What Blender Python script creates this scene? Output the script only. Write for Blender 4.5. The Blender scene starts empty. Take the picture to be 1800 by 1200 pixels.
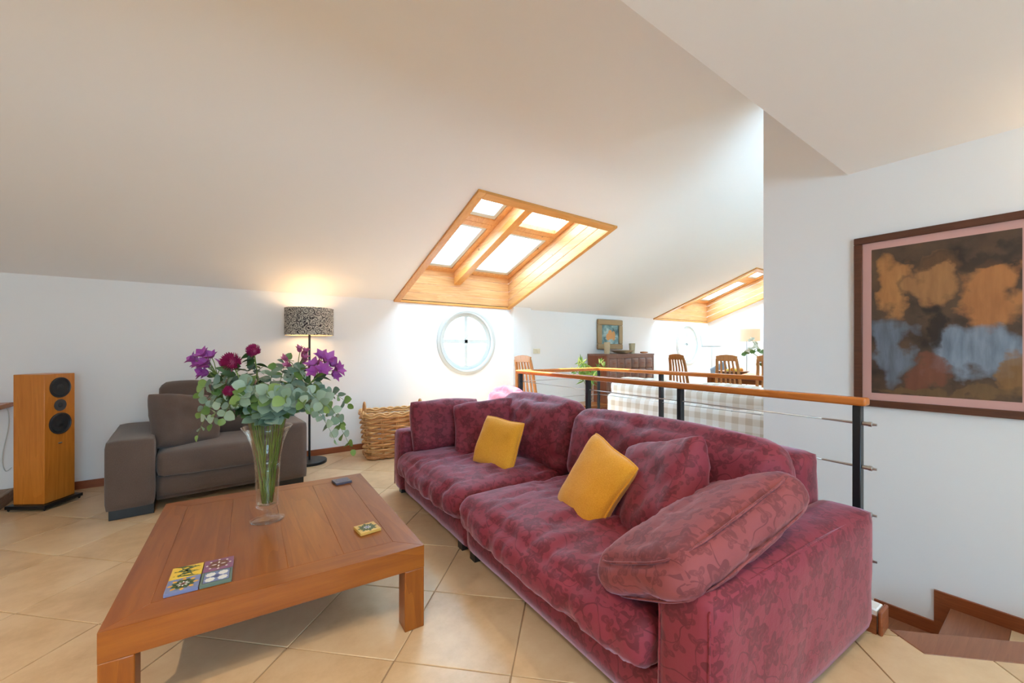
import bpy, bmesh, math, random
from mathutils import Vector, Matrix, noise as mnoise
R = math.radians
scene = bpy.context.scene
col = scene.collection
random.seed(7)

# ------------------------------------------------------------------ camera, world, sun, exposure
FPX, CX, CY, CAMH, YAW = 720.0, 900.0, 612.0, 1.2, R(36.1)
SN, CS = math.sin(YAW), math.cos(YAW)
cam_d = bpy.data.cameras.new('camera'); cam = bpy.data.objects.new('camera', cam_d); col.objects.link(cam)
cam_d.sensor_width = 36.0; cam_d.lens = FPX / 1800 * 36.0; cam_d.shift_y = (CY - 600) / 1800
cam_d.clip_start = 0.05
cam.location = (0, 0, CAMH); cam.rotation_euler = (R(90), 0, -YAW)
scene.camera = cam

world = bpy.data.worlds.new('world'); scene.world = world; world.use_nodes = True
bg = world.node_tree.nodes['Background']
bg.inputs[0].default_value = (0.455, 0.755, 1.0, 1); bg.inputs[1].default_value = 6.9

sun_d = bpy.data.lights.new('sun', 'SUN'); sun_d.energy = 15.0; sun_d.angle = R(0.6); sun_d.color = (.95, .97, 1.0)
sun = bpy.data.objects.new('sun', sun_d); col.objects.link(sun)
sun.rotation_euler = Vector((.03, -.22, -1.0)).to_track_quat('-Z', 'Y').to_euler()
sun.location = (2, 6, 8)

vs = scene.view_settings
vs.view_transform = 'Standard'; vs.look = 'None'; vs.exposure = 1.4; vs.gamma = 1.0
try: vs.use_curve_mapping = False
except Exception: pass
scene.display_settings.display_device = 'sRGB'
scene.cycles.max_bounces = 12; scene.cycles.diffuse_bounces = 6; scene.cycles.transparent_max_bounces = 24
scene.cycles.caustics_reflective = False; scene.cycles.caustics_refractive = False
scene.cycles.sample_clamp_indirect = 6.0
scene.cycles.use_denoising = True

def portal(loc, size, dirv):
    """marks an opening so that the daylight coming through it is sampled well"""
    l = bpy.data.lights.new('window_portal', 'AREA'); l.shape = 'RECTANGLE'; l.size, l.size_y = size
    l.cycles.is_portal = True
    o = bpy.data.objects.new('window_portal', l); col.objects.link(o)
    o.location = loc; o.rotation_euler = Vector(dirv).to_track_quat('-Z', 'Y').to_euler()
    return o

# ------------------------------------------------------------------ pixel helper (photo 1800 x 1200)
def ray(px, py):
    l = (px - CX) / FPX; v = (CY - py) / FPX
    return Vector((CS*l + SN, -SN*l + CS, v))
def at(px, py, X=None, Y=None, Z=None, D=None):
    r = ray(px, py)
    t = X/r.x if X is not None else Y/r.y if Y is not None else (Z-CAMH)/r.z if Z is not None else D
    return Vector((r.x*t, r.y*t, CAMH + r.z*t))
RIGHT = Vector((CS, -SN, 0)); FWD = Vector((SN, CS, 0))

# ------------------------------------------------------------------ mesh helpers
def boxuv(me):
    uv = me.uv_layers.new(name='UVMap') if not me.uv_layers else me.uv_layers[0]
    vco = [v.co for v in me.vertices]
    for p in me.polygons:
        n = p.normal; a = max(range(3), key=lambda i: abs(n[i]))
        for li in p.loop_indices:
            c = vco[me.loops[li].vertex_index]
            uv.data[li].uv = ((c.y, c.z), (c.x, c.z), (c.x, c.y))[a]

class MB:
    def __init__(s): s.v = []; s.f = []; s.m = []
    def add(s, vs, fs, mi=0):
        o = len(s.v); s.v += [tuple(x) for x in vs]; s.f += [tuple(i+o for i in f) for f in fs]; s.m += [mi]*len(fs); return s
    def hexa(s, fn, x0, x1, y0, y1, z0, z1, mi=0):
        P = [fn(x, y, z) for z in (z0, z1) for y in (y0, y1) for x in (x0, x1)]
        return s.add(P, [(0,2,3,1), (4,5,7,6), (0,1,5,4), (2,6,7,3), (0,4,6,2), (1,3,7,5)], mi)
    def box(s, x0, x1, y0, y1, z0, z1, mi=0):
        return s.hexa(lambda a, b, c: (a, b, c), min(x0,x1), max(x0,x1), min(y0,y1), max(y0,y1), min(z0,z1), max(z0,z1), mi)
    def bar(s, p, q, w, h, up=(0,0,1), mi=0):
        p, q = Vector(p), Vector(q); d = (q-p).normalized(); up = Vector(up)
        if abs(d.dot(up)) > .99: up = Vector((0,1,0))
        sd = d.cross(up).normalized(); u2 = sd.cross(d)
        P = [b + sd*a*w/2 + u2*c*h/2 for b in (p, q) for a, c in ((-1,-1),(1,-1),(1,1),(-1,1))]
        return s.add(P, [(3,2,1,0), (4,5,6,7), (0,1,5,4), (1,2,6,5), (2,3,7,6), (3,0,4,7)], mi)
    def tube(s, pts, r, n=8, closed=False, mi=0):
        pts = [Vector(p) for p in pts]; m = len(pts)
        rr = r if isinstance(r, (list, tuple)) else [r]*m
        rings = []; prev = None
        for i, p in enumerate(pts):
            a = pts[i-1] if (i or closed) else p; b = pts[(i+1) % m] if (i < m-1 or closed) else p
            d = (b-a).normalized() if (b-a).length > 1e-9 else Vector((0,0,1))
            if prev is None:
                t = Vector((0,0,1)) if abs(d.z) < .9 else Vector((1,0,0)); x = d.cross(t).normalized()
            else:
                x = (prev - d*prev.dot(d)); x = x.normalized() if x.length > 1e-6 else d.orthogonal().normalized()
            prev = x; y = d.cross(x)
            rings.append([p + (x*math.cos(2*math.pi*k/n) + y*math.sin(2*math.pi*k/n))*rr[i] for k in range(n)])
        V = [v for g in rings for v in g]; F = []
        for i in range(m if closed else m-1):
            j = (i+1) % m
            for k in range(n):
                F.append((i*n+k, i*n+(k+1) % n, j*n+(k+1) % n, j*n+k))
        if not closed: F += [tuple(range(n-1, -1, -1)), tuple((m-1)*n+k for k in range(n))]
        return s.add(V, F, mi)
    def lathe(s, prof, n=32, c=(0,0,0), mi=0, closed=False):
        m = len(prof); V = []; F = []
        for r, z in prof:
            for k in range(n):
                a = 2*math.pi*k/n; V.append((c[0]+r*math.cos(a), c[1]+r*math.sin(a), c[2]+z))
        for i in range(m if closed else m-1):
            j = (i+1) % m
            for k in range(n): F.append((i*n+k, i*n+(k+1) % n, j*n+(k+1) % n, j*n+k))
        if not closed:
            if prof[0][0] > 1e-5: F.append(tuple(range(n-1, -1, -1)))
            if prof[-1][0] > 1e-5: F.append(tuple((m-1)*n+k for k in range(n)))
        return s.add(V, F, mi)
    def prism(s, poly, fn0, fn1, mi=0):
        n = len(poly); V = [fn0(*p) for p in poly] + [fn1(*p) for p in poly]
        F = [tuple(range(n-1, -1, -1)), tuple(range(n, 2*n))] + [(i, (i+1) % n, n+(i+1) % n, n+i) for i in range(n)]
        return s.add(V, F, mi)
    def ell(s, c, rx, ry, rz, nu=14, nv=9, rot=None, mi=0):
        V = []; F = []; c = Vector(c)
        for j in range(nv+1):
            t = math.pi*j/nv
            for i in range(nu):
                a = 2*math.pi*i/nu
                p = Vector((rx*math.sin(t)*math.cos(a), ry*math.sin(t)*math.sin(a), rz*math.cos(t)))
                V.append(c + (rot @ p if rot else p))
        for j in range(nv):
            for i in range(nu): F.append((j*nu+i, (j+1)*nu+i, (j+1)*nu+(i+1) % nu, j*nu+(i+1) % nu))
        return s.add(V, F, mi)
    def mesh(s, name):
        me = bpy.data.meshes.new(name); me.from_pydata(s.v, [], s.f)
        bm = bmesh.new(); bm.from_mesh(me); bmesh.ops.remove_doubles(bm, verts=bm.verts, dist=1e-6)
        bmesh.ops.recalc_face_normals(bm, faces=bm.faces); bm.to_mesh(me); bm.free()
        return me
    def build(s, name, mats, parent=None, bevel=0, smooth=False, seg=2, solid=0):
        me = bpy.data.meshes.new(name); me.from_pydata(s.v, [], s.f)
        mats = mats if isinstance(mats, (list, tuple)) else [mats]
        for m in mats: me.materials.append(m)
        for p, mi in zip(me.polygons, s.m): p.material_index = mi
        bm = bmesh.new(); bm.from_mesh(me); bmesh.ops.recalc_face_normals(bm, faces=bm.faces); bm.to_mesh(me); bm.free()
        boxuv(me)
        o = bpy.data.objects.new(name, me); col.objects.link(o); o.parent = parent
        if bevel:
            b = o.modifiers.new('bevel', 'BEVEL'); b.width = bevel; b.segments = seg; b.limit_method = 'ANGLE'; b.angle_limit = R(40)
            b.harden_normals = False
        if solid:
            b = o.modifiers.new('solid', 'SOLIDIFY'); b.thickness = solid
        if smooth:
            for p in me.polygons: p.use_smooth = True
            if smooth == 'auto': me.set_sharp_from_angle(angle=R(40))
        elif bevel:
            for p in me.polygons: p.use_smooth = True
            me.set_sharp_from_angle(angle=R(30))
        return o

def tag(o, label, cat=None, group=None, kind=None):
    o['label'] = label
    if cat: o['category'] = cat
    if group: o['group'] = group
    if kind: o['kind'] = kind
    return o
def thing(name, label, cat, loc=(0,0,0), rz=0, group=None):
    o = bpy.data.objects.new(name, None); o.empty_display_size = .1; col.objects.link(o)
    o.location = loc; o.rotation_euler = (0, 0, rz)
    return tag(o, label, cat, group)
def struct(o, label): 
    return tag(o, label, None, None, 'structure')
def link_copy(src, parent, loc=None, name=None):
    c = src.copy(); col.objects.link(c); c.parent = parent
    if loc is not None: c.location = loc
    return c
def copy_tree(o, parent=None):
    c = o.copy(); col.objects.link(c); c.parent = parent
    for ch in list(o.children): copy_tree(ch, c)
    return c

# ------------------------------------------------------------------ material helpers
def lin(*c):
    if len(c) == 1:
        h = c[0]; c = tuple(int(h[i:i+2], 16) for i in (0, 2, 4))
    f = lambda u: u/12.92 if u <= .04045 else ((u+.055)/1.055)**2.4
    return tuple(f(x/255) for x in c) + (1,)
class NT:
    def __init__(s, name, rough=.6, color=(.8,.8,.8,1), metal=0, **kw):
        s.mat = bpy.data.materials.new(name); s.mat.use_nodes = True; s.t = s.mat.node_tree
        s.b = s.t.nodes['Principled BSDF']
        s.b.inputs['Base Color'].default_value = color; s.b.inputs['Roughness'].default_value = rough; s.b.inputs['Metallic'].default_value = metal
        for k, v in kw.items(): s.b.inputs[k.replace('_', ' ')].default_value = v
    def n(s, typ, ins=None, **props):
        nd = s.t.nodes.new('ShaderNode'+typ)
        for k, v in props.items(): setattr(nd, k, v)
        for k, v in (ins or {}).items(): s.set(nd.inputs[k], v)
        return nd
    def set(s, inp, v):
        if isinstance(v, bpy.types.NodeSocket): s.t.links.new(v, inp)
        elif isinstance(v, bpy.types.Node): s.t.links.new(v.outputs[0], inp)
        else: inp.default_value = v
    def math(s, op, a, b=0, c=0):
        nd = s.n('Math', operation=op); s.set(nd.inputs[0], a); s.set(nd.inputs[1], b)
        if c is not 0: s.set(nd.inputs[2], c)
        return nd.outputs[0]
    def mix(s, fac, a, b, blend='MIX'):
        nd = s.n('Mix', data_type='RGBA', blend_type=blend); s.set(nd.inputs[0], fac); s.set(nd.inputs[6], a); s.set(nd.inputs[7], b); return nd.outputs[2]
    def ramp(s, fac, stops, interp='LINEAR'):
        nd = s.n('ValToRGB', {'Fac': fac}); e = nd.color_ramp.elements; nd.color_ramp.interpolation = interp
        while len(e) > 1: e.remove(e[-1])
        e[0].position = stops[0][0]; e[0].color = stops[0][1]
        for p, c in stops[1:]: x = e.new(p); x.color = c
        return nd.outputs[0]
    def coord(s, kind='Object', scale=(1,1,1), rot=(0,0,0)):
        tc = s.n('TexCoord'); mp = s.n('Mapping', {'Vector': tc.outputs[kind], 'Scale': scale, 'Rotation': rot}); return mp.outputs[0]
    def bump(s, h, strength=.3, dist=.01):
        nd = s.n('Bump', {'Height': h, 'Strength': strength, 'Distance': dist}); s.t.links.new(nd.outputs[0], s.b.inputs['Normal']); return nd
    def base(s, c): s.set(s.b.inputs['Base Color'], c); return s

def plain(name, c, rough=.6, metal=0, **kw): return NT(name, rough, c, metal, **kw).mat

def wood(name, c1, c2, axis=0, rough=.35, sc=1.0, knots=False, spec=.5):
    m = NT(name, rough); m.b.inputs['Specular IOR Level'].default_value = spec
    st = [14*sc]*3; st[axis] = 1.1*sc
    oi = m.n('ObjectInfo'); tc = m.n('TexCoord')
    off = m.n('VectorMath', {0: tc.outputs['Object']}, operation='ADD')
    rnd = m.n('CombineXYZ', {0: m.math('MULTIPLY', oi.outputs['Random'], 7.3), 1: m.math('MULTIPLY', oi.outputs['Random'], 3.1), 2: m.math('MULTIPLY', oi.outputs['Random'], 5.7)})
    m.set(off.inputs[1], rnd.outputs[0])
    mp = m.n('Mapping', {'Vector': off.outputs[0], 'Scale': tuple(st)})
    lo = m.n('Noise' if False else 'TexNoise', {'Vector': mp.outputs[0], 'Scale': .55, 'Detail': 2.0, 'Distortion': 1.2})
    rings = m.math('FRACT', m.math('MULTIPLY', lo.outputs[0], 7.0))
    hi = m.n('TexNoise', {'Vector': mp.outputs[0], 'Scale': 5.0, 'Detail': 6.0, 'Roughness': .65})
    f = m.math('ADD', m.math('MULTIPLY', rings, .2), m.math('MULTIPLY', hi.outputs[0], .75))
    c = m.ramp(f, [(.2, c1), (.75, c2)])
    if knots:
        vo = m.n('TexVoronoi', {'Vector': off.outputs[0], 'Scale': 3.6})
        k = m.math('LESS_THAN', vo.outputs['Distance'], .055)
        c = m.mix(m.math('MULTIPLY', k, .75), c, lin(92, 52, 28))
    m.base(c); m.bump(hi.outputs[0], .06, .004)
    return m.mat

def stucco(name, c, bump=.08):
    m = NT(name, .9, c); m.b.inputs['Specular IOR Level'].default_value = .2
    v = m.coord('Object')
    a = m.n('TexNoise', {'Vector': v, 'Scale': 1.3, 'Detail': 3.0})
    m.base(m.mix(m.math('MULTIPLY', a.outputs[0], .12), c, tuple(x*.9 for x in c[:3])+(1,)))
    b = m.n('TexNoise', {'Vector': v, 'Scale': 160.0, 'Detail': 2.0}); m.bump(b.outputs[0], bump, .003)
    return m.mat

def damask(name, c1, c2, rough=.75, sheen=.5):
    m = NT(name, rough); m.b.inputs['Sheen Weight'].default_value = sheen; m.b.inputs['Sheen Roughness'].default_value = .35
    m.b.inputs['Sheen Tint'].default_value = (.98, .66, .84, 1); m.b.inputs['Specular IOR Level'].default_value = .4
    uv = m.n('TexCoord').outputs['UV']
    wn = m.n('TexNoise', {'Vector': uv, 'Scale': 9.0, 'Detail': 2.0})
    w = m.n('VectorMath', {0: wn.outputs['Color'], 1: (.5, .5, .5)}, operation='SUBTRACT')
    w2 = m.n('VectorMath', {0: w.outputs[0]}, operation='SCALE'); w2.inputs['Scale'].default_value = .035
    co = m.n('VectorMath', {0: uv, 1: w2.outputs[0]}, operation='ADD').outputs[0]
    def flowers(scale, petals, rad, soft):
        sc = m.n('VectorMath', {0: co}, operation='SCALE'); sc.inputs['Scale'].default_value = scale
        vo = m.n('TexVoronoi', {'Vector': sc.outputs[0], 'Scale': 1.0, 'Randomness': .75}, voronoi_dimensions='2D')
        d = m.n('VectorMath', {0: sc.outputs[0], 1: vo.outputs['Position']}, operation='SUBTRACT')
        s = m.n('SeparateXYZ', {0: d.outputs[0]})
        cs = m.n('SeparateColor', {0: vo.outputs['Color']})
        an = m.math('ADD', m.math('ARCTAN2', s.outputs[1], s.outputs[0]), m.math('MULTIPLY', cs.outputs[0], 6.28))
        pe = m.math('MULTIPLY', m.math('COSINE', m.math('MULTIPLY', an, float(petals))), soft)
        rr = m.math('MULTIPLY', m.math('ADD', pe, 1.0), rad)
        dist = vo.outputs['Distance']
        inside = m.math('LESS_THAN', dist, rr)
        ringd = m.math('ABSOLUTE', m.math('SUBTRACT', dist, m.math('MULTIPLY', rr, .55)))
        return m.math('MULTIPLY', inside, m.math('ADD', m.math('MULTIPLY', m.math('GREATER_THAN', ringd, .03), .55), .45))
    f1 = flowers(6.0, 5, .27, .30); f2 = flowers(15.0, 3, .27, .5)
    vn = m.n('TexNoise', {'Vector': co, 'Scale': 9.0, 'Detail': .0})
    vine = m.math('LESS_THAN', m.math('ABSOLUTE', m.math('SUBTRACT', vn.outputs[0], .5)), .008)
    pat = m.math('MAXIMUM', m.math('MAXIMUM', f1, m.math('MULTIPLY', f2, .8)), vine)
    big = m.n('TexNoise', {'Vector': m.coord('Object'), 'Scale': 2.4, 'Detail': 2.0})
    ca = m.mix(m.math('MULTIPLY', big.outputs[0], .3), c1, tuple(min(1, x*1.35) for x in c1[:3])+(1,))
    m.base(m.mix(m.math('MULTIPLY', pat, .85), ca, c2))
    fn = m.n('TexNoise', {'Vector': m.coord('Object'), 'Scale': 22.0, 'Detail': 4.0, 'Roughness': .6}); m.bump(fn.outputs[0], .22, .008)
    return m.mat

def fabric(name, c1, c2, rough=.9, scale=300.0, sheen=.2):
    m = NT(name, rough); m.b.inputs['Sheen Weight'].default_value = sheen; m.b.inputs['Specular IOR Level'].default_value = .15
    v = m.coord('Object'); a = m.n('TexNoise', {'Vector': v, 'Scale': scale, 'Detail': 2.0}); b = m.n('TexNoise', {'Vector': v, 'Scale': 3.0, 'Detail': 3.0})
    m.base(m.ramp(m.math('ADD', m.math('MULTIPLY', a.outputs[0], .6), m.math('MULTIPLY', b.outputs[0], .4)), [(.3, c1), (.7, c2)]))
    m.bump(a.outputs[0], .35, .003); return m.mat

def thin_glass(name, tint=(1, 1, 1, 1), fac=.06):
    m = NT(name); nt = m.t; out = nt.nodes['Material Output']
    tr = m.n('BsdfTransparent', {0: tint}); gl = m.n('BsdfGlossy', {0: (1, 1, 1, 1), 'Roughness': .02})
    fr = m.n('LayerWeight', {'Blend': .5}); mx = m.n('MixShader', {0: m.math('ADD', m.math('MULTIPLY', m.math('POWER', fr.outputs['Facing'], 4.0), .55), .03), 1: tr.outputs[0], 2: gl.outputs[0]})
    nt.links.new(mx.outputs[0], out.inputs[0]); nt.nodes.remove(m.b); return m.mat

WALL = stucco('white_plaster', (.85, .845, .835, 1))
CEIL = stucco('ceiling_plaster', (.87, .865, .855, 1), .04)
PINE = {a: wood('honey_pine_%d' % a, lin(196, 134, 76), lin(226, 174, 118), a, .4, .8, True) for a in (0, 1, 2)}
PINE_TRIM = {a: wood('amber_pine_%d' % a, lin(206, 138, 62), lin(226, 166, 92), a, .35, .8) for a in (0, 1, 2)}
CHERRY = {a: wood('cherry_wood_%d' % a, lin(116, 55, 8), lin(156, 90, 26), a, .3, .55) for a in (0, 1, 2)}
SKIRT = {a: wood('mahogany_%d' % a, lin(120, 58, 26), lin(156, 84, 44), a, .35, 1.0) for a in (0, 1)}
STEPWOOD = {a: wood('step_wood_%d' % a, lin(122, 74, 50), lin(150, 98, 68), a, .35, 1.0) for a in (0, 1)}
RAILWOOD = {a: wood('rail_wood_%d' % a, lin(176, 96, 34), lin(204, 124, 54), a, .25, .8) for a in (0, 1)}
SPKWOOD = wood('speaker_veneer', lin(190, 108, 30), lin(218, 138, 54), 2, .3, .8)
CHAIRWOOD = wood('chair_wood', lin(166, 104, 52), lin(196, 134, 80), 2, .35, 1.0)
BLACK = plain('black_lacquer', (.012, .012, .013, 1), .35)
STEEL_DK = plain('black_steel', (.03, .033, .036, 1), .35, .6)
STEEL = plain('brushed_steel', (.55, .54, .52, 1), .3, 1.0)
WHITE = plain('white_paint', (.58, .60, .58, 1), .4)
GLASS_T = thin_glass('window_glass')
TILEM = None

# ------------------------------------------------------------------ layout constants (metres)
YB, EAVE, SL = 5.0, 1.80, .37            # back wall plane, eave height, roof slope
def roofz(y): return EAVE + SL*(YB - y)
XP, YPE = 3.37, 1.386                     # picture wall face and its free end
SOF, YSOF = 2.34, .875                    # flat ceiling height and its edge
XL, YF, XG = -3.2, -3.0, 9.3              # left wall, wall behind the camera, gable wall
SK = [(1.846, 3.58, 3.0), (7.2, 9.22, 3.08)]   # skylights: x0, x1, upper y
WIN = [(2.872, 1.296), (8.45, 1.288)]     # round windows: x, z
# rail polygon
RA, RB, RC, RD = Vector((2.292, .525, 0)), Vector((2.47, 3.26, 0)), Vector((3.52, 3.165, 0)), Vector((3.46, 1.39, 0))

# ------------------------------------------------------------------ structure: floor with diagonal tiles
def tile_mat():
    m = NT('sandy_floor_tile', .38); m.b.inputs['Specular IOR Level'].default_value = .45
    oi = m.n('ObjectInfo'); geo = m.n('NewGeometry')
    a = m.n('TexNoise', {'Vector': geo.outputs['Position'], 'Scale': 3.2, 'Detail': 6.0, 'Roughness': .6})
    b = m.n('TexNoise', {'Vector': geo.outputs['Position'], 'Scale': 14.0, 'Detail': 5.0, 'Roughness': .7})
    f = m.math('ADD', m.math('ADD', m.math('MULTIPLY', a.outputs[0], .55), m.math('MULTIPLY', b.outputs[0], .3)), m.math('MULTIPLY', oi.outputs['Random'], .16))
    m.base(m.ramp(f, [(.3, lin(188, 153, 112)), (.5, lin(212, 181, 142)), (.72, lin(224, 199, 162))]))
    m.set(m.b.inputs['Roughness'], m.math('ADD', m.math('MULTIPLY', b.outputs[0], .22), .22))
    m.bump(b.outputs[0], .08, .004); return m.mat
TILEM = tile_mat()
GROUT = plain('tile_grout', lin(170, 142, 112), .9)

fl = MB()
x_well0 = 2.335
# slab pieces around the stair well
def slab(x0, x1, y0, y1): fl.box(x0, x1, y0, y1, -.16, -.004)
slab(XL, 2.335, YF, YB); slab(2.335, XG, 3.14, YB); slab(3.49, XG, -.5, 3.14)
slab(2.335, 3.49, YF, -.75)
fl.prism([(2.335, .457), (2.335, -.75), (XP, -.75), (XP, -.58)], lambda x, y: (x, y, -.16), lambda x, y: (x, y, -.004))
floor = struct(fl.build('floor', GROUT), 'sandy beige tiled floor laid on the diagonal')
T = .455; t0 = Vector((.562, 1.538)); e1 = Vector((.7071, .7071)); e2 = Vector((.7071, -.7071))
def in_floor(c):
    x, y = c
    if not (XL+.05 < x < XG-.05 and YF+.05 < y < YB-.02): return False
    if x < 2.335: return True
    if y > 3.14 or (x > 3.49 and y > -.45): return True
    if x < XP and y < .457 - (x-2.335)*1.003: return True
    return False
tm = MB(); g = .0026; b = .002
def tile_poly(i, j):
    c = t0 + e1*(T*(i+.5)) + e2*(T*(j+.5)); h = T/2 - g
    return c, [c + e1*h*a + e2*h*bb for a, bb in ((-1,-1), (1,-1), (1,1), (-1,1))]
def clip(poly, f):
    out = []
    for k in range(len(poly)):
        p, q = poly[k], poly[(k+1) % len(poly)]; a, bb = f(p), f(q)
        if a >= 0: out.append(p)
        if (a >= 0) != (bb >= 0): out.append(p + (q-p)*(a/(a-bb)))
    return out
full = MB(); h = T/2 - g
full.prism([tuple(e1*h*a + e2*h*c) for a, c in ((-1,-1), (1,-1), (1,1), (-1,1))], lambda x, y: (x, y, -.006), lambda x, y: (x, y, 0))
proto = full.build('tile', TILEM, floor, bevel=.0015, seg=1)
proto_used = False
rest = MB(); ntile = 0
for i in range(-22, 26):
    for j in range(-22, 26):
        c, poly = tile_poly(i, j)
        d = FWD.x*c.x + FWD.y*c.y; l = RIGHT.x*c.x + RIGHT.y*c.y
        vis = d > .6 and abs(l/d) < 1.6 and d < 5.6 and (c.x < 2.5 or (c.y > 3.1 and c.x < 4))
        inside = all(in_floor(p) for p in poly)
        if inside:
            if vis and ntile < 290:
                if not proto_used: o = proto; proto_used = True
                else: o = link_copy(proto, floor)
                o.location = (c.x, c.y, 0); ntile += 1
            else: rest.prism([tuple(p) for p in poly], lambda x, y: (x, y, -.006), lambda x, y: (x, y, 0))
        else:
            pl = poly
            for f in (lambda p: p.x-XL, lambda p: XG-p.x, lambda p: p.y-YF, lambda p: YB-p.y):
                if pl: pl = clip(pl, f)
            outs = []
            if pl:
                a = clip(pl, lambda p: 2.335-p.x)
                if a: outs.append(a)
                a = clip(pl, lambda p: p.x-2.335); a2 = clip(a, lambda p: p.y-3.14) if a else []
                if a2: outs.append(a2)
                a = clip(pl, lambda p: p.x-3.49); a = clip(a, lambda p: 3.14-p.y) if a else []; a = clip(a, lambda p: p.y+.45) if a else []
                if a: outs.append(a)
                a = clip(pl, lambda p: p.x-2.335); a = clip(a, lambda p: XP-p.x) if a else []; a = clip(a, lambda p: .457-(p.x-2.335)*1.003-p.y) if a else []
                if a: outs.append(a)
            for a in outs:
                if len(a) < 3: continue
                if vis and ntile < 290:
                    m1 = MB(); m1.prism([tuple(p) for p in a], lambda x, y: (x, y, -.006), lambda x, y: (x, y, 0)); m1.build('tile', TILEM, floor); ntile += 1
                else: rest.prism([tuple(p) for p in a], lambda x, y: (x, y, -.006), lambda x, y: (x, y, 0))
ro = rest.build('tile_field', TILEM, floor); ro['kind'] = 'stuff'

# ------------------------------------------------------------------ structure: walls
def wall_back():
    mb = MB(); pieces = []
    xs = [XL-.15]
    def rect(x0, x1, z0, z1): mb.box(x0, x1, YB, YB+.22, z0, z1)
    hr = .43
    cur = XL-.15
    for cx, cz in WIN:
        a, bq = cx-.6, cx+.6
        rect(cur, a, -.2, EAVE+.02); cur = bq
        z0, z1 = cz-.7, EAVE-.01
        rect(a, bq, -.2, z0)
        N = 48; sq = []; ci = []
        for k in range(N):
            t = 2*math.pi*k/N; dx, dz = math.cos(t), math.sin(t)
            ci.append((cx+hr*dx, cz+hr*dz))
            s = min([v for v in ((bq-cx)/abs(dx) if abs(dx) > 1e-6 else 9, ((z1-cz)/dz if dz > 1e-6 else (z0-cz)/dz if dz < -1e-6 else 9)) if v > 0])
            sq.append((cx+s*dx, cz+s*dz))
        V = [(x, y, z) for y in (YB, YB+.22) for pts in (ci, sq) for x, z in pts]; F = []
        for k in range(N):
            n = (k+1) % N
            F += [(k, n, N+n, N+k), (2*N+k, 3*N+k, 3*N+n, 2*N+n), (k, 2*N+k, 2*N+n, n)]
        # square corners
        for sx, sz, kk in ((1, 1, None), (-1, 1, None), (-1, -1, None), (1, -1, None)):
            cxx, czz = (bq if sx > 0 else a), (z1 if sz > 0 else z0)
            best = sorted(range(N), key=lambda k: (sq[k][0]-cxx)**2+(sq[k][1]-czz)**2)
            e = [k for k in range(N) if abs(sq[k][0]-cxx) < 1e-6]; f = [k for k in range(N) if abs(sq[k][1]-czz) < 1e-6]
            if not e or not f: continue
            k1 = min(e, key=lambda k: abs(sq[k][1]-czz)); k2 = min(f, key=lambda k: abs(sq[k][0]-cxx))
            V.append((cxx, YB, czz)); F.append((N+k1, N+k2, len(V)-1))
        mb.add(V, F); rect(a, bq, z1, EAVE+.02)
    rect(cur, XG+.15, -.2, EAVE+.02)
    return struct(mb.build('wall_back', WALL), 'low white plastered back wall with round windows under sloping roof')
wall_back()
pil = MB(); px0, px1 = 3.63, 3.965
pil.prism([(YB-.06, -.0), (YB, 0), (YB, roofz(YB)), (YB-.06, roofz(YB-.06))], lambda y, z: (px0, y, z), lambda y, z: (px1, y, z))
struct(pil.build('wall_pilaster', WALL), 'shallow white plaster pilaster beside round window')

# picture wall with thickness, down the stair well
pw = MB()
pw.prism([(YF, -2.6), (YPE, -2.6), (YPE, roofz(YPE)), (YSOF, roofz(YSOF)), (YSOF-.02, SOF+.1), (YF, SOF+.1)], lambda y, z: (XP, y, z), lambda y, z: (XP+.12, y, z))
struct(pw.build('wall_right', WALL), 'tall white plaster wall carrying the large framed picture')
# left wall, front wall, gable wall and dining side wall
lw = MB(); lw.prism([(YF-.15, -.2), (YB+.2, -.2), (YB+.2, roofz(YB+.2)), (YSOF, roofz(YSOF)), (YSOF, SOF+.1), (YF-.15, SOF+.1)], lambda y, z: (XL, y, z), lambda y, z: (XL-.15, y, z))
struct(lw.build('wall_left', WALL), 'white plaster side wall beyond the loudspeaker')
OPEN = (-1.05, 1.05, .95, 2.05)  # unseen opening behind the camera, added to bring in daylight
fw = MB()
fw.box(XL-.15, OPEN[0], YF, YF-.15, -.2, SOF+.1); fw.box(OPEN[1], XP+.12, YF, YF-.15, -.2, SOF+.1)
fw.box(OPEN[0], OPEN[1], YF, YF-.15, -.2, OPEN[2]); fw.box(OPEN[0], OPEN[1], YF, YF-.15, OPEN[3], SOF+.1)
struct(fw.build('wall_front', WALL), 'white plaster wall opposite the round windows')
portal(((OPEN[0]+OPEN[1])/2, YF-.08, (OPEN[2]+OPEN[3])/2), (OPEN[1]-OPEN[0], OPEN[3]-OPEN[2]), (0, 1, 0))
gw = MB(); gw.prism([(-.5, -.2), (YB+.2, -.2), (YB+.2, roofz(YB+.2)+.02), (-.5, roofz(-.5)+.02)], lambda y, z: (XG, y, z), lambda y, z: (XG+.15, y, z))
struct(gw.build('wall_gable', WALL), 'white gable end wall behind the dining table')
dw = MB(); dw.box(XP+.12, 5.3, -.5, -.65, -.2, 4.0); dw.box(5.9, XG, -.5, -.65, -.2, 4.0); dw.box(5.3, 5.9, -.5, -.65, 2.0, 4.0); dw.box(5.3, 5.9, -.5, -.65, -.2, 1.2)  # out-of-view opening added to brighten the dining area
struct(dw.build('wall_dining', WALL), 'white wall with an added daylight opening beside the dining table')
portal((5.6, -.58, 1.6), (.6, .8), (0, 1, 0))

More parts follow.
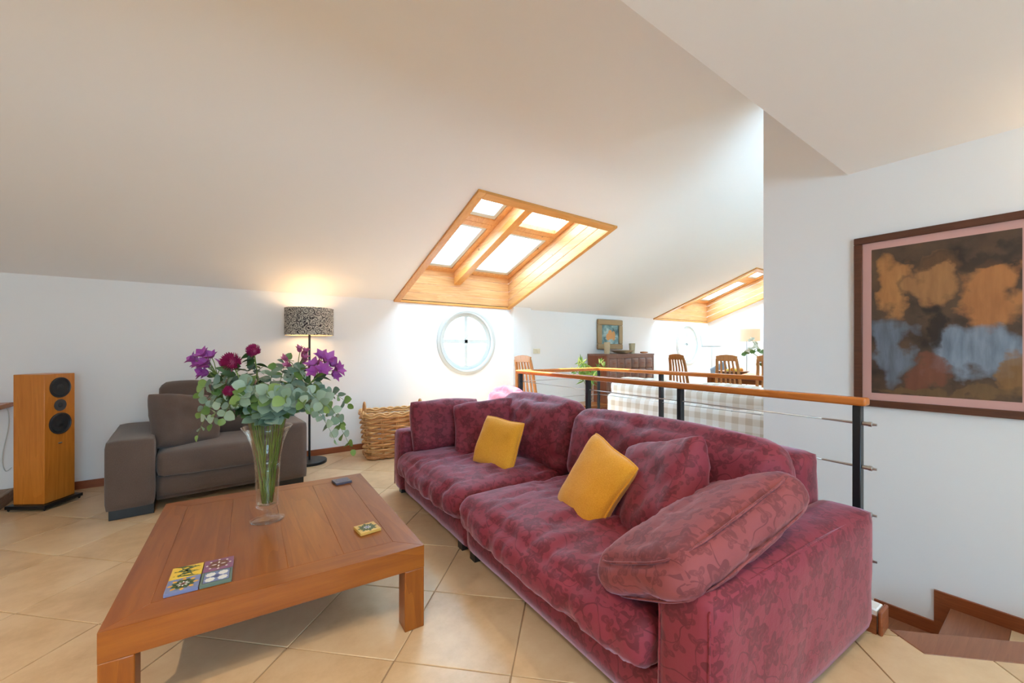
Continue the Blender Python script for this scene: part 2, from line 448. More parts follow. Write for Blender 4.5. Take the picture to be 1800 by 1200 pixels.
# ------------------------------------------------------------------ structure: sloped ceiling, flat ceiling
rf = MB()
def rq(x0, x1, y0, y1):
    rf.hexa(lambda x, y, z: (x, y, roofz(y)+z), x0, x1, y0, y1, 0, .06)
yb2 = YB + .2
G_ = .021
rq(XL-.15, SK[0][0]-G_, YSOF, yb2); rq(SK[0][0]-G_, SK[0][1]+G_, YSOF, SK[0][2]-G_); rq(SK[0][0]-G_, SK[0][1]+G_, YB+G_, yb2)
x1 = SK[0][1]+G_
rq(x1, SK[1][0]-G_, YSOF, yb2); rq(SK[1][0]-G_, SK[1][1]+G_, YSOF, SK[1][2]-G_); rq(SK[1][0]-G_, SK[1][1]+G_, YB+G_, yb2); rq(SK[1][1]+G_, XG+.15, YSOF, yb2)
rq(XP+.06, XG+.15, -.65, YSOF)
ceil_o = struct(rf.build('ceiling', CEIL), 'white sloping plaster ceiling pierced by timber skylights')
sf = MB(); sf.box(XL-.15, XP, YF-.15, YSOF, SOF, SOF+.08)
sf.box(XL-.15, XP, YSOF-.08, YSOF, SOF+.08, roofz(YSOF)+.03)
struct(sf.build('ceiling_flat', CEIL), 'lower flat plaster ceiling with straight edge beside the sloping roof')

# ------------------------------------------------------------------ round windows
for k, (cx, cz) in enumerate(WIN):
    w = bpy.data.objects.new('window_%d' % (k+1), None); col.objects.link(w); w.location = (cx, YB, cz); w.rotation_euler = (R(90), 0, 0)
    struct(w, ['round white window with cross bars below the large skylight', 'round white window with cross bars behind the dining chair'][k])
    cas = MB(); cas.lathe([(.40, -.16), (.40, .0), (.405, .02), (.425, .026), (.43, .018), (.452, .018), (.468, .008), (.470, -.01), (.44, -.01), (.44, -.16)], 64, closed=True)
    cas.build('casing', WHITE, w, smooth='auto')
    sash = MB(); sash.lathe([(.345, -.06), (.345, -.035), (.36, -.025), (.402, -.025), (.402, -.06)], 64, closed=True); sash.build('sash', WHITE, w, smooth='auto')
    for nm, bx in (('glazing_bar', (-.027, .027, -.36, .36)), ('glazing_bar', (-.36, .36, -.027, .027))):
        q = MB(); q.box(bx[0], bx[1], bx[2], bx[3], -.062, -.03); q.build(nm, WHITE, w, bevel=.004)
    for sx in (-1, 1):
        for sy in (-1, 1):
            P = [(sx*.012, sy*.012)] + [(sx*.364*math.cos(R(a)), sy*.364*math.sin(R(a))) for a in range(2, 89, 8)]
            q = MB(); q.prism(P, lambda x, y: (x, y, -.05), lambda x, y: (x, y, -.046)); q.build('pane', GLASS_T, w)
    p = portal((cx, YB+.12, cz), (.72, .72), (0, -1, 0)); p.data.shape = 'DISK'

# ------------------------------------------------------------------ skylights
CA = 1/math.sqrt(1+SL*SL); SA = SL*CA
SHAFT = .435
def skylight(idx, x0, x1, ytop, label):
    w = bpy.data.objects.new('window_%d' % (idx+3), None); col.objects.link(w); w.location = (x0, YB, EAVE); struct(w, label)
    W = x1-x0; L = YB-ytop
    P = lambda x, s, h: (x, -s, SL*s + h)      # s runs up the slope in plan, h is height above the ceiling plane
    e = .02
    # lining planks: lower end, upper end, both sides, four boards each
    nb = 4; bh = (SHAFT+.05)/nb
    for k in range(nb):
        h0, h1 = k*bh+.002, (k+1)*bh-.002
        q = MB(); q.hexa(P, 0, W, -e, 0, h0, h1); q.build('plank', PINE[0], w, bevel=.003, seg=1)
        q = MB(); q.hexa(P, 0, W, L, L+e, h0, h1); q.build('plank', PINE[0], w, bevel=.003, seg=1)
        for xa, xb in ((-e, 0), (W, W+e)):
            q = MB(); q.hexa(P, xa, xb, -e, L+e, h0, h1); q.build('plank', PINE[1], w, bevel=.003, seg=1)
    # casing on the ceiling around the opening
    c, th, cr, cb_ = .05, .022, .028, .02
    for (xa, xb, sa, sb, a) in ((-.03, c, -.0, L+.03, 1), (W-cr, W+.03, -.0, L+.03, 1), (c, W-cr, L-c, L+.03, 0), (c, W-cr, -.0, cb_, 0)):
        q = MB(); q.hexa(P, xa, xb, sa, sb, -th, .004); q.build('casing', PINE_TRIM[a], w, bevel=.003, seg=1)
    # middle beam and the divider above it
    bw = .10; xm = W/2
    q = MB(); q.hexa(P, xm-bw/2, xm+bw/2, 0, L, .27, .36); q.build('beam', PINE_TRIM[1], w, bevel=.004)
    q = MB(); q.hexa(P, xm-bw/2+.005, xm+bw/2-.005, 0, L, .362, SHAFT+.06); q.build('plank', PINE[1], w)
    H0 = SHAFT
    # window units 2 x 2
    cw = (W-bw)/2
    for ci, xa in enumerate((0, xm+bw/2)):
        for ri in range(2):
            s0, s1 = (0, L*.52) if ri == 0 else (L*.52, L)
            fr = .075
            u = MB()
            u.hexa(P, xa, xa+cw, s0, s0+fr, H0, H0+.06); u.hexa(P, xa, xa+cw, s1-fr, s1, H0, H0+.06)
            u.hexa(P, xa, xa+fr, s0+fr, s1-fr, H0, H0+.06); u.hexa(P, xa+cw-fr, xa+cw, s0+fr, s1-fr, H0, H0+.06)
            fo = u.build('window_frame', PINE[1], w, bevel=.004, seg=1)
            tilt = .16 if (ci == 1 and ri == 1 and idx == 0) else 0.0
            sa, sb, xb0, xb1 = s0+fr, s1-fr, xa+fr, xa+cw-fr
            Pt = (lambda x, s, h, sa=sa, sb=sb, t=tilt: (x, -s, SL*s + h + t*(sb-s)/(sb-sa)))
            z0, z1 = H0+.015, H0+.05; sw = .05
            u = MB(); u.hexa(Pt, xb0, xb1, sa, sa+sw, z0, z1); u.hexa(Pt, xb0, xb1, sb-sw, sb, z0, z1)
            u.hexa(Pt, xb0, xb0+sw, sa+sw, sb-sw, z0, z1); u.hexa(Pt, xb1-sw, xb1, sa+sw, sb-sw, z0, z1)
            so = u.build('sash', WHITE, w, bevel=.004, seg=1)
            u = MB(); u.hexa(Pt, xb0+sw, xb1-sw, sa+sw, sb-sw, z0+.012, z0+.018); u.build('pane', GLASS_T, w)
    portal((x0+W/2, YB-L/2, EAVE+SL*L/2+SHAFT+.12), (W, L*1.05), (0, -SL, -1))
skylight(0, *SK[0], 'large four-pane timber lined skylight with middle beam above the round window')
skylight(1, *SK[1], 'timber lined skylight above the dining table')

# ------------------------------------------------------------------ baseboards
bb = MB(); bb.box(XL, px0, YB-.014, YB, 0, .068); struct(bb.build('baseboard_back', SKIRT[0], bevel=.003), 'reddish wooden baseboard along the round window wall')
bb = MB(); bb.box(px1, XG, YB-.014, YB, 0, .068); struct(bb.build('baseboard_dining', SKIRT[0], bevel=.003), 'reddish wooden baseboard behind the carved cabinet')
bb = MB(); bb.box(px0-.012, px1+.012, YB-.074, YB-.06, 0, .068); struct(bb.build('baseboard_pilaster', SKIRT[0], bevel=.003), 'reddish wooden baseboard around the shallow pilaster')

# ------------------------------------------------------------------ stair well, steps, curb
st = bpy.data.objects.new('staircase', None); col.objects.link(st); struct(st, 'tiled stairs with wooden nosings going down beside the picture wall')
z1, z2 = -.266, -.45
def step(y0, y1, z, x0=2.34, x1=XP):
    q = MB(); q.box(x0, x1, y0, y1-.2, z-.2, z); q.build('tread', TILEM, st)
    q = MB(); q.box(x0, x1, y1-.2, y1+.02, z-.035, z+.001); q.build('nosing', STEPWOOD[0], st, bevel=.004)
    q = MB(); q.box(x0, x1, y1-.012, y1, z-.2, z-.035); q.build('riser', WHITE, st)
step(-.7, .39, z1)
yy = .39; zz = z2
for k in range(8):
    step(yy, yy+.275, zz); yy += .275; zz -= .185
q = MB(); q.box(2.34, XP, yy, 3.14, zz-.1, zz); q.build('tread', TILEM, st)
# diagonal floor edge board
ed = Vector((.7071, -.7071)); en = Vector((-.7071, -.7071))
p0 = Vector((2.33, .462)); p1 = p0 + ed*1.47
q = MB(); pl = [p0, p1, p1+en*.135, p0+en*.135 + ed*.03]
q.prism([tuple(p) for p in pl], lambda x, y: (x, y, -.03), lambda x, y: (x, y, .003)); q.build('nosing', STEPWOOD[0], st, bevel=.003)
q = MB(); q.bar((p0.x+.03, p0.y-.06, -.13), (p1.x, p1.y, -.13), .012, .25); q.build('riser', SKIRT[0], st)
# skirting on the picture wall
sk = MB(); sk.prism([(-.55, z1), (-.55, z1+.075), (.475, z1+.075), (.475, z2), (.41, z2), (.41, z1)], lambda y, z: (XP-.014, y, z), lambda y, z: (XP, y, z))
sk.prism([(.475, z2), (.475, z2+.075), (.74, z2+.075), (.74, z2-.19), (.68, z2-.19), (.68, z2)], lambda y, z: (XP-.014, y, z), lambda y, z: (XP, y, z))
y_, z_ = .74, z2-.185
for k in range(5):
    sk.prism([(y_, z_), (y_, z_+.075), (y_+.275, z_+.075), (y_+.275, z_-.19), (y_+.215, z_-.19), (y_+.215, z_)], lambda y, z: (XP-.014, y, z), lambda y, z: (XP, y, z)); y_ += .275; z_ -= .185
struct(sk.build('baseboard_stairs', SKIRT[1]), 'stepped reddish wooden skirting climbing the picture wall')
# well walls below the floor
ww = MB(); ww.box(2.28, 2.335, -.75, 3.19, -2.6, -.16); ww.box(2.28, 3.5, 3.14, 3.19, -2.6, -.16); ww.box(XP, 3.49, YPE, 3.14, -2.6, -.16)
struct(ww.build('wall_stairwell', WALL), 'white walls of the stair well below the floor')
# curb under the railing
cb = bpy.data.objects.new('trim_1', None); col.objects.link(cb); struct(cb, 'low white curb with wooden skirting under the stair railing')
for a, bq, s in ((RA+Vector((0,-.04,0)), RB, 1), (RB, RC, 0), (RC, RD, 1)):
    q = MB(); q.bar(a+Vector((0,0,.05)), bq+Vector((0,0,.05)), .075, .1); q.build('curb', WALL, cb, bevel=.006)
    d = (bq-a).normalized(); n = d.cross(Vector((0,0,1)))
    for sg in (-1, 1):
        q = MB(); q.bar(a+n*sg*.043+Vector((0,0,.037)), bq+n*sg*.043+Vector((0,0,.037)), .011, .074); q.build('skirting', SKIRT[1], cb)
d = (RB-RA).normalized(); a = RA+Vector((0,-.05,0)); n = Vector((1,0,0))
q = MB(); q.bar(a-n*.049+Vector((0,0,.05)), a+n*.049+Vector((0,0,.05)), .016, .1); q.build('end_board', SKIRT[0], cb, bevel=.006)

# ------------------------------------------------------------------ railing
rl = thing('stair_railing', 'stair railing with honey wood handrail, black posts and steel cables', 'railing', (0, 0, 0))
RH = .985
def handrail(a, bq):
    q = MB(); q.bar(a+Vector((0,0,RH-.018)), bq+Vector((0,0,RH-.018)), .058, .036); q.build('handrail', RAILWOOD[1], rl, bevel=.01, seg=3)
d1 = (RB-RA).normalized(); d2 = (RC-RB).normalized(); d3 = (RD-RC).normalized()
mid = RA + d1*1.66
handrail(RA, mid); handrail(mid+d1*.002, RB+d1*.029); handrail(RB+d2*.03, RC+d2*.0); handrail(RC-d3*.029, RD)
def post(p, d, w=.036, t=.03):
    q = MB(); q.bar(p+Vector((0,0,.1)), p+Vector((0,0,RH-.036)), w, t, up=d); q.build('post', STEEL_DK, rl, bevel=.002, seg=1)
for t in (.035, .92, 1.75): post(RA + d1*t, d1)
post(RB + d1*-.02, d1, .04, .03)
post(RC, d3, .025, .025); post(RC + d3*.82, d3, .045, .03)
for k, hz in enumerate((.872, .682, .482, .285)):
    z = Vector((0, 0, hz))
    q = MB(); q.tube([RA+d1*-.005+z, RB-d1*.02+z], .0035, 6); q.build('cable', STEEL, rl, smooth=True)
    q = MB(); q.tube([RB+z, RC+z], .0035, 6); q.build('cable', STEEL, rl, smooth=True)
    q = MB(); q.tube([RC+z, RD-d3*.03+z], .0035, 6); q.build('cable', STEEL, rl, smooth=True)
    q = MB(); q.tube([RA+d1*.018+z, RA+d1*-.002+z, RA+d1*-.003+z, RA+d1*-.014+z, RA+d1*-.015+z, RA-d1*.03+z], [.009, .009, .011, .011, .006, .005], 8); q.build('cable_end', STEEL, rl)
    q = MB(); q.tube([RA+d1*.05+z, RA+d1*.17+z], [.006, .004], 8); q.build('cable_sleeve', STEEL, rl)
    q = MB(); q.tube([RD-d3*.05+z, RD-d3*.12+z, RD-d3*.125+z, RD-d3*.27+z, RD-d3*.28+z], [.007, .007, .004, .004, .008], 8); q.build('turnbuckle', STEEL, rl)

# ------------------------------------------------------------------ soft shapes
def fbm(p, o=4):
    return mnoise.fractal(p, 1.0, 2.1, o)
def soft_box(lx, ly, lz, r, puff=(0, 0, 0), wr=0.0, wsc=6.0, seed=0, cut=.045, stretch=(1, 1, 1), droop=0.0):
    """rounded cushion block centred on the origin with swollen faces and creased cloth"""
    hx, hy, hz = lx/2, ly/2, lz/2; nx, ny, nz = (max(3, int(l/cut)) for l in (lx, ly, lz))
    idx = {}; V = []; F = []
    def vid(i, j, k):
        if (i, j, k) in idx: return idx[(i, j, k)]
        u, v, w = 2*i/nx-1, 2*j/ny-1, 2*k/nz-1
        p = Vector((u*hx, v*hy, w*hz)); c = Vector([max(-h+r, min(h-r, q)) for q, h in zip(p, (hx, hy, hz))])
        d = p-c
        if d.length > 1e-9: p = c + d.normalized()*r
        fx, fy, fz = 1-abs(u)**2.5, 1-abs(v)**2.5, 1-abs(w)**2.5
        p.x += puff[0]*u*fy*fz; p.y += puff[1]*v*fx*fz; p.z += puff[2]*w*fx*fy
        if wr:
            q = Vector((p.x*stretch[0], p.y*stretch[1], p.z*stretch[2]))*wsc + Vector((seed*3.7, seed*1.3, seed*2.9))
            nn = p.normalized() if d.length < 1e-9 else d.normalized()
            a = fbm(q); rdg = 1-abs(a)*2
            p += nn*wr*(a*.7 + max(0, rdg)*.45 - .2)
        idx[(i, j, k)] = len(V); V.append(tuple(p)); return len(V)-1
    for i in range(nx):
        for j in range(ny):
            for k in (0, nz): F.append((vid(i, j, k), vid(i+1, j, k), vid(i+1, j+1, k), vid(i, j+1, k)))
    for i in range(nx):
        for k in range(nz):
            for j in (0, ny): F.append((vid(i, j, k), vid(i+1, j, k), vid(i+1, j, k+1), vid(i, j, k+1)))
    for j in range(ny):
        for k in range(nz):
            for i in (0, nx): F.append((vid(i, j, k), vid(i, j+1, k), vid(i, j+1, k+1), vid(i, j, k+1)))
    m = MB(); m.add(V, F); return m

def pillow_mesh(w, h, t, seed=0, pinch=.07, wr=.012, n=26, power=.5, sag=0.0):
    V = []; F = []; idx = {}
    def prof(u, v): return max(0, (1-abs(u)**3.4)*(1-abs(v)**3.4))**(power*.85)
    for side in (1, -1):
        for i in range(n+1):
            for j in range(n+1):
                edge = i in (0, n) or j in (0, n)
                if edge and side == -1: idx[(side, i, j)] = idx[(1, i, j)]; continue
                u, v = math.sin((2*i/n-1)*math.pi/2), math.sin((2*j/n-1)*math.pi/2)
                x = w/2*u*(1-pinch*(1-v*v)); y = h/2*v*(1-pinch*(1-u*u))
                z = side*t/2*prof(u, v)
                a = mnoise.fractal(Vector((x*7+seed*5.1, y*7+seed*2.2, side*3+seed)), 1.0, 2.0, 4)
                cr = 1-abs(mnoise.noise(Vector((x*9+seed*1.7, y*9-seed, side*2.0+3))))*2.6
                z += side*wr*(a + max(0, cr)*-.55)*min(1, prof(u, v)*1.5)
                ro = 1-.045*(u*u*v*v)**1.5; x *= ro; y *= ro
                wb = Vector((x*5+seed*1.1, y*5-seed*.7, seed*2.3))
                x += .016*mnoise.noise(wb); y += .016*mnoise.noise(wb+Vector((9, 4, 2))); z += .030*mnoise.noise(wb*.7+Vector((3, 8, 5)))
                idx[(side, i, j)] = len(V); V.append((x, y, z))
        for i in range(n):
            for j in range(n):
                q = [idx[(side, i, j)], idx[(side, i+1, j)], idx[(side, i+1, j+1)], idx[(side, i, j+1)]]
                F.append(tuple(q if side == 1 else q[::-1]))
    m = MB(); m.add(V, F); return m
def piping_pts(w, h, pinch, off=0):
    P = []; n = 14
    for (a0, b0, a1, b1) in ((-1,-1,1,-1), (1,-1,1,1), (1,1,-1,1), (-1,1,-1,-1)):
        for k in range(n):
            t = k/n; tt = math.sin((2*t-1)*math.pi/2)*.5+.5
            u = a0+(a1-a0)*tt; v = b0+(b1-b0)*tt
            x = w/2*u*(1-pinch*(1-v*v)); y = h/2*v*(1-pinch*(1-u*u)); ro = 1-.045*(u*u*v*v)**1.5; x *= ro; y *= ro
            wb = Vector((x*5+off*1.1, y*5-off*.7, off*2.3))
            P.append((x+.016*mnoise.noise(wb), y+.016*mnoise.noise(wb+Vector((9, 4, 2))), .030*mnoise.noise(wb*.7+Vector((3, 8, 5)))))
    return P
def orient(o, loc, normal, up=(0, 0, 1), roll=0):
    """local z along normal, local y as close to up as possible"""
    z = Vector(normal).normalized(); u = Vector(up); y = (u - z*u.dot(z)).normalized(); x = y.cross(z)
    M = Matrix((x, y, z)).transposed() @ Matrix.Rotation(roll, 3, 'Z')
    o.matrix_world = Matrix.Translation(Vector(loc)) @ M.to_4x4()

# ------------------------------------------------------------------ red sofa
DM = damask('burgundy_damask', lin(130, 44, 58), lin(96, 28, 38), .68, .55)
DM_BACK = DM
SO = Vector((2.236, .490, 0)); SR = R(-3.4)
sofa = thing('sofa', 'long burgundy damask sofa with wide block arms in front of the railing', 'sofa', SO, SR)
sofaM = Matrix.Translation(SO) @ Matrix.Rotation(SR, 4, 'Z')
def spart(name, mb, loc, rot=None, mat=DM):
    o = mb.build(name, mat, sofa, smooth=True); o.location = loc
    if rot: o.rotation_euler = rot
    return o
AH = .525; DEP = 1.17; LEN = 2.84; AW = .19; MIDY = 1.52
for y0 in (0, LEN-AW):
    spart('arm', soft_box(DEP, AW+.004, AH-.04, .03, (.006, .006, .008), .006, 5.0, 3+y0), (-DEP/2, y0+AW/2, (AH+.04)/2))
spart('base', soft_box(DEP-.06, MIDY-AW, .16, .015, (.004, 0, 0), .003, 5, 8), (-(DEP-.06)/2-.035, (MIDY+AW)/2, .12))
spart('base', soft_box(DEP-.06, LEN-AW-MIDY, .16, .015, (.004, 0, 0), .003, 5, 9), (-(DEP-.06)/2-.035, (LEN-AW+MIDY)/2, .12))
spart('back', soft_box(.20, MIDY-AW, .60, .035, (.01, 0, .01), .006, 6, 4), (-.10, (MIDY+AW)/2, .43))
spart('back', soft_box(.20, LEN-MIDY-.02, .60, .035, (.01, 0, .01), .006, 6, 5), (-.10, (LEN+MIDY)/2, .43))
for y0, y1, sd in ((AW, MIDY, 1), (MIDY, LEN-AW, 2)):
    ly = y1-y0
    spart('seat_cushion', soft_box(.97, ly-.004, .19, .08, (.035, .0, .045), .024, 4.5, sd, .02, (.7, 1.9, 1)), (-.725, (y0+y1)/2, .268))
spart('back_cushion', soft_box(.25, 1.28, .46, .10, (.06, .01, .03), .024, 5.0, 11, .022, (1, .8, 1)), (-.31, .84, .555), (0, R(12), 0))
spart('back_cushion', soft_box(.25, .86, .50, .10, (.065, .01, .03), .026, 5.0, 12, .022, (1, .8, 1)), (-.32, 1.94, .565), (0, R(14), R(2)))
spart('back_cushion', soft_box(.20, .46, .50, .09, (.05, .02, .03), .022, 5.0, 13, .022), (-.22, 2.57, .575), (0, R(6), R(-4)))
for fx in (-.06, -1.08):
    for fy in (.05, MIDY-.10, MIDY+.06, LEN-.11):
        q = MB(); q.box(fx-.06, fx, fy, fy+.06, 0, .045); q.build('foot', BLACK, sofa)
# seams on the arms
for y0 in (0, LEN-AW):
    for dy in (.016, AW-.016):
        q = MB(); q.tube([(-.03, y0+dy, AH-.012), (-.6, y0+dy, AH-.004), (-DEP+.03, y0+dy, AH-.01), (-DEP+.006, y0+dy, AH-.04), (-DEP+.002, y0+dy, .06)], .004, 6); q.build('seam', DM, sofa, smooth=True)

def pillow(name, label, mat, loc, normal, w, h, t, seed, up=(0,0,1), roll=0, piping=False, pinch=.07, wr=.012, group=None, power=.5, sag=0):
    o = thing(name, label, 'cushion', group=group)
    pillow_mesh(w, h, t, seed, pinch, wr, power=power, sag=sag).build('cover', mat, o, smooth=True)
    if piping:
        q = MB(); q.tube(piping_pts(w, h, pinch, seed), .007, 6, closed=True); q.build('piping', mat, o, smooth=True)
    orient(o, loc, normal, up, roll); return o
def sl(x, y, z): return sofaM @ Vector((x, y, z))
YEL = fabric('mustard_weave', lin(216, 142, 30), lin(240, 174, 62), .85, 220.0, .3)
pillow('throw_pillow', 'burgundy scatter cushion lying against the far sofa arm', DM, sl(-.80, 2.585, .565), (-.18, -1, .30), .62, .42, .22, 21, wr=.02, pinch=.03, power=.42)
pillow('throw_pillow', 'burgundy scatter cushion standing behind the upright mustard cushion', DM, sl(-.62, 2.24, .56), (-.8, -.75, .5), .50, .46, .20, 22, roll=R(10), wr=.02, pinch=.04, power=.42)
pillow('throw_pillow', 'mustard yellow piped cushion leaning on two burgundy cushions', YEL, sl(-.71, 1.88, .525), (-.95, -.40, .38), .33, .36, .13, 23, piping=True, roll=R(-6), wr=.006, pinch=.04, power=.42)
pillow('throw_pillow', 'mustard yellow piped cushion tilted beside a burgundy corner cushion', YEL, sl(-.735, .90, .51), (-.95, .15, .45), .37, .43, .15, 24, piping=True, roll=R(-16), wr=.006, pinch=.05, power=.42)
pillow('throw_pillow', 'burgundy scatter cushion between mustard cushion and the near arm', DM, sl(-.62, .61, .535), (-.9, .50, .5), .54, .52, .22, 25, roll=R(20), wr=.02, pinch=.05, power=.42)
FADED = damask('faded_damask', lin(134, 66, 68), lin(106, 48, 52), .75, .35)
o = thing('throw_pillow', 'large faded burgundy cushion with double seams flopped over the near sofa arm', 'cushion')
soft_box(.70, .44, .14, .065, (.03, .015, .035), .02, 5.5, 26, .02).build('cover', FADED, o, smooth=True)
for z in (-.055, .055):
    q = MB(); P = []
    for k in range(48):
        t = 2*math.pi*k/48; c_, s_ = math.cos(t), math.sin(t); r_ = (abs(c_)**5+abs(s_)**5)**-.2
        P.append((.355*c_*r_*.97, .222*s_*r_*.97, z))
    q.tube(P, .004, 6, closed=True); q.build('seam', FADED, o, smooth=True)
orient(o, sl(-.85, .235, .55), (-.16, .45, .88), (-.1, -.88, .45), R(-5))

# ------------------------------------------------------------------ coffee table
CT = Vector((.264, 2.29, 0)); CTR = R(-3.4)
ct = thing('coffee_table', 'low square cherry wood coffee table holding the flower vase', 'table', CT, CTR)
tw, tl, th_, tt = 1.02, 1.21, .35, .095
lg = .085
# top: border frame with mitred boards and inner boards
bw = .105
def board(poly, name, a):
    q = MB(); q.prism(poly, lambda x, y: (x, y, th_-(tt if name == 'border_board' else .03)), lambda x, y: (x, y, th_)); return q.build(name, CHERRY[a], ct, bevel=.0012, seg=1)
X0, X1, Y0, Y1 = -tw/2, tw/2, -tl/2, tl/2
board([(X0, Y0), (X1, Y0), (X1-bw, Y0+bw), (X0+bw, Y0+bw)], 'border_board', 0); board([(X0, Y1), (X0+bw, Y1-bw), (X1-bw, Y1-bw), (X1, Y1)], 'border_board', 0)
board([(X0, Y0), (X0+bw, Y0+bw), (X0+bw, Y1-bw), (X0, Y1)], 'border_board', 1); board([(X1, Y0), (X1, Y1), (X1-bw, Y1-bw), (X1-bw, Y0+bw)], 'border_board', 1)
n = 4; iw = (tw-2*bw)/n
for k in range(n):
    board([(X0+bw+k*iw, Y0+bw), (X0+bw+(k+1)*iw, Y0+bw), (X0+bw+(k+1)*iw, Y1-bw), (X0+bw+k*iw, Y1-bw)], 'inner_board', 1)
for sx in (0, 1):
    for sy in (0, 1):
        q = MB(); x = X0 if sx == 0 else X1-lg; y = Y0 if sy == 0 else Y1-lg
        q.box(x, x+lg, y, y+lg, 0, th_-tt); q.build('leg', CHERRY[2], ct, bevel=.004)

# ------------------------------------------------------------------ decorative ceramic coasters
COL = {k: plain('glaze_'+k, v, .3) for k, v in dict(yellow=lin(222, 184, 60), blue=lin(112, 124, 164), purple=lin(128, 78, 110), teal=lin(96, 116, 104), gold=lin(206, 170, 92),
       green=lin(70, 88, 46), white=lin(214, 212, 206), brown=lin(110, 62, 44), orange=lin(214, 156, 50), slate=lin(84, 86, 104), dkblue=lin(70, 74, 118), line=lin(40, 40, 44)).items()}
def star(cx, cy, r, n=8, q=.62, rot=0): return [(cx+(r if k % 2 == 0 else r*q)*math.cos(math.pi*k/n+rot), cy+(r if k % 2 == 0 else r*q)*math.sin(math.pi*k/n+rot)) for k in range(2*n)]
def leafp(cx, cy, a, r0, r1, w): 
    c, s = math.cos(a), math.sin(a); f = lambda u, v: (cx+u*c-v*s, cy+u*s+v*c)
    return [f(r0, 0), f((r0*2+r1)/3, -w), f((r0+2*r1)/3, -w), f(r1, 0), f((r0+2*r1)/3, w), f((r0*2+r1)/3, w)]
def coaster(corners, base, label, motif):
    """corners: front-left and front-right on the table top, edge length follows"""
    a, bq = corners; d = (bq-a); S = d.length; ang = math.atan2(d.y, d.x)
    hgt = .013
    o = thing('ceramic_coaster', label, 'coaster', (a.x, a.y, th_+.0005), ang)
    q = MB(); q.box(.001, S-.001, .001, S-.001, 0, hgt); q.build('slab', COL[base], o, bevel=.001, seg=1)
    lay = [0]
    def inlay(polys, c, nm):
        lay[0] += 1; m1 = MB()
        for p in polys: m1.prism([(x*S, y*S) for x, y in p], lambda x, y: (x, y, hgt-.001), lambda x, y: (x, y, hgt+.0002*lay[0]))
        m1.build(nm, COL[c], o)
    motif(inlay); return o
def mot_knot(inlay):
    for k in range(5):
        t = .14+k*.18
        inlay([[(t-.07, .06), (t+.05, .06), (min(.96, t+.05+.0), .94), (t-.07, .94)]] if False else [leafp(.5, .14+k*.18, R(18 if k % 2 else -18), -.42, .42, .055)], 'green', 'strand')
    inlay([leafp(.5, .5, R(60), -.45, .45, .05), leafp(.5, .5, R(-60), -.45, .45, .05)], 'green', 'strand')
    inlay([leafp(.2+.2*i+(j % 2)*.08, .22+.19*j, 0, -.05, .05, .022) for i in range(4) for j in range(4)], 'yellow', 'dots')
def mot_rosette(inlay, pet='green', tip='orange', core='brown'):
    inlay([leafp(.5, .5, R(a), .28, .47, .06) for a in range(0, 360, 45)], tip, 'tips')
    inlay([leafp(.5, .5, R(a), .05, .38, .11) for a in range(22, 382, 45)], pet, 'petals')
    inlay([leafp(.5, .5, R(a), .04, .2, .025) for a in range(0, 360, 45)], 'white', 'rays')
    inlay([star(.5, .5, .1, 4, .8)], core, 'core')
def mot_stars(inlay):
    inlay([[(.08, .08), (.92, .08), (.92, .92), (.08, .92)]], 'line', 'line_square'); inlay([[(.1, .1), (.9, .1), (.9, .9), (.1, .9)]], 'blue', 'field')
    inlay([star(.5, .5, .13, 4, .7)], 'dkblue', 'core')
    inlay([star(x, y, .17, 8, .82) for x in (.3, .7) for y in (.3, .7)], 'white', 'stars')
def mot_purple(inlay):
    inlay([star(.5, .5, .38, 8, .78)], 'brown', 'star'); inlay([leafp(.5, .5, R(a), .06, .24, .03) for a in range(0, 360, 90)], 'white', 'rays')
    inlay([star(.5+.38*math.cos(R(a)), .5+.38*math.sin(R(a)), .045, 4, .8) for a in range(0, 360, 45)], 'white', 'dots')
def mot_slate(inlay): inlay([star(.5, .5, .42, 6, .9)], 'line', 'ring'); inlay([star(.5, .5, .39, 6, .88)], 'slate', 'field'); inlay([leafp(.5, .5, R(a), .05, .36, .06) for a in range(0, 360, 60)], 'dkblue', 'petals')
ZC = th_+.013
fl_, fm_, fr_ = at(285.8, 1045.8, Z=ZC), at(348.5, 1031, Z=ZC), at(407.5, 1016, Z=ZC)
du = (fr_-fl_).normalized(); S_ = (fr_-fl_).length/2; dv = Vector((-du.y, du.x, 0))
coaster((fl_, fl_+du*S_), 'blue', 'blue ceramic coaster with green rosette and orange tips', mot_rosette)
coaster((fl_+du*(S_+.001), fl_+du*S_*2), 'teal', 'blue and teal ceramic coaster with four white stars', mot_stars)
coaster((fl_+dv*(S_+.001), fl_+dv*(S_+.001)+du*S_), 'yellow', 'yellow ceramic coaster with green knotwork', mot_knot)
coaster((fl_+dv*(S_+.001)+du*(S_+.001), fl_+dv*(S_+.001)+du*S_*2), 'purple', 'purple ceramic coaster with brown star and white dots', mot_purple)
a = at(634, 938, Z=ZC); coaster((a, a+Vector((math.cos(R(4)), math.sin(R(4)), 0))*S_), 'gold', 'single gold ceramic coaster with green flower and blue centre', lambda i: mot_rosette(i, 'green', 'green', 'blue'))
a = at(591, 850, Z=ZC); coaster((a, a+Vector((math.cos(R(4)), math.sin(R(4)), 0))*S_), 'slate', 'dark slate blue ceramic coaster near the table edge', mot_slate)

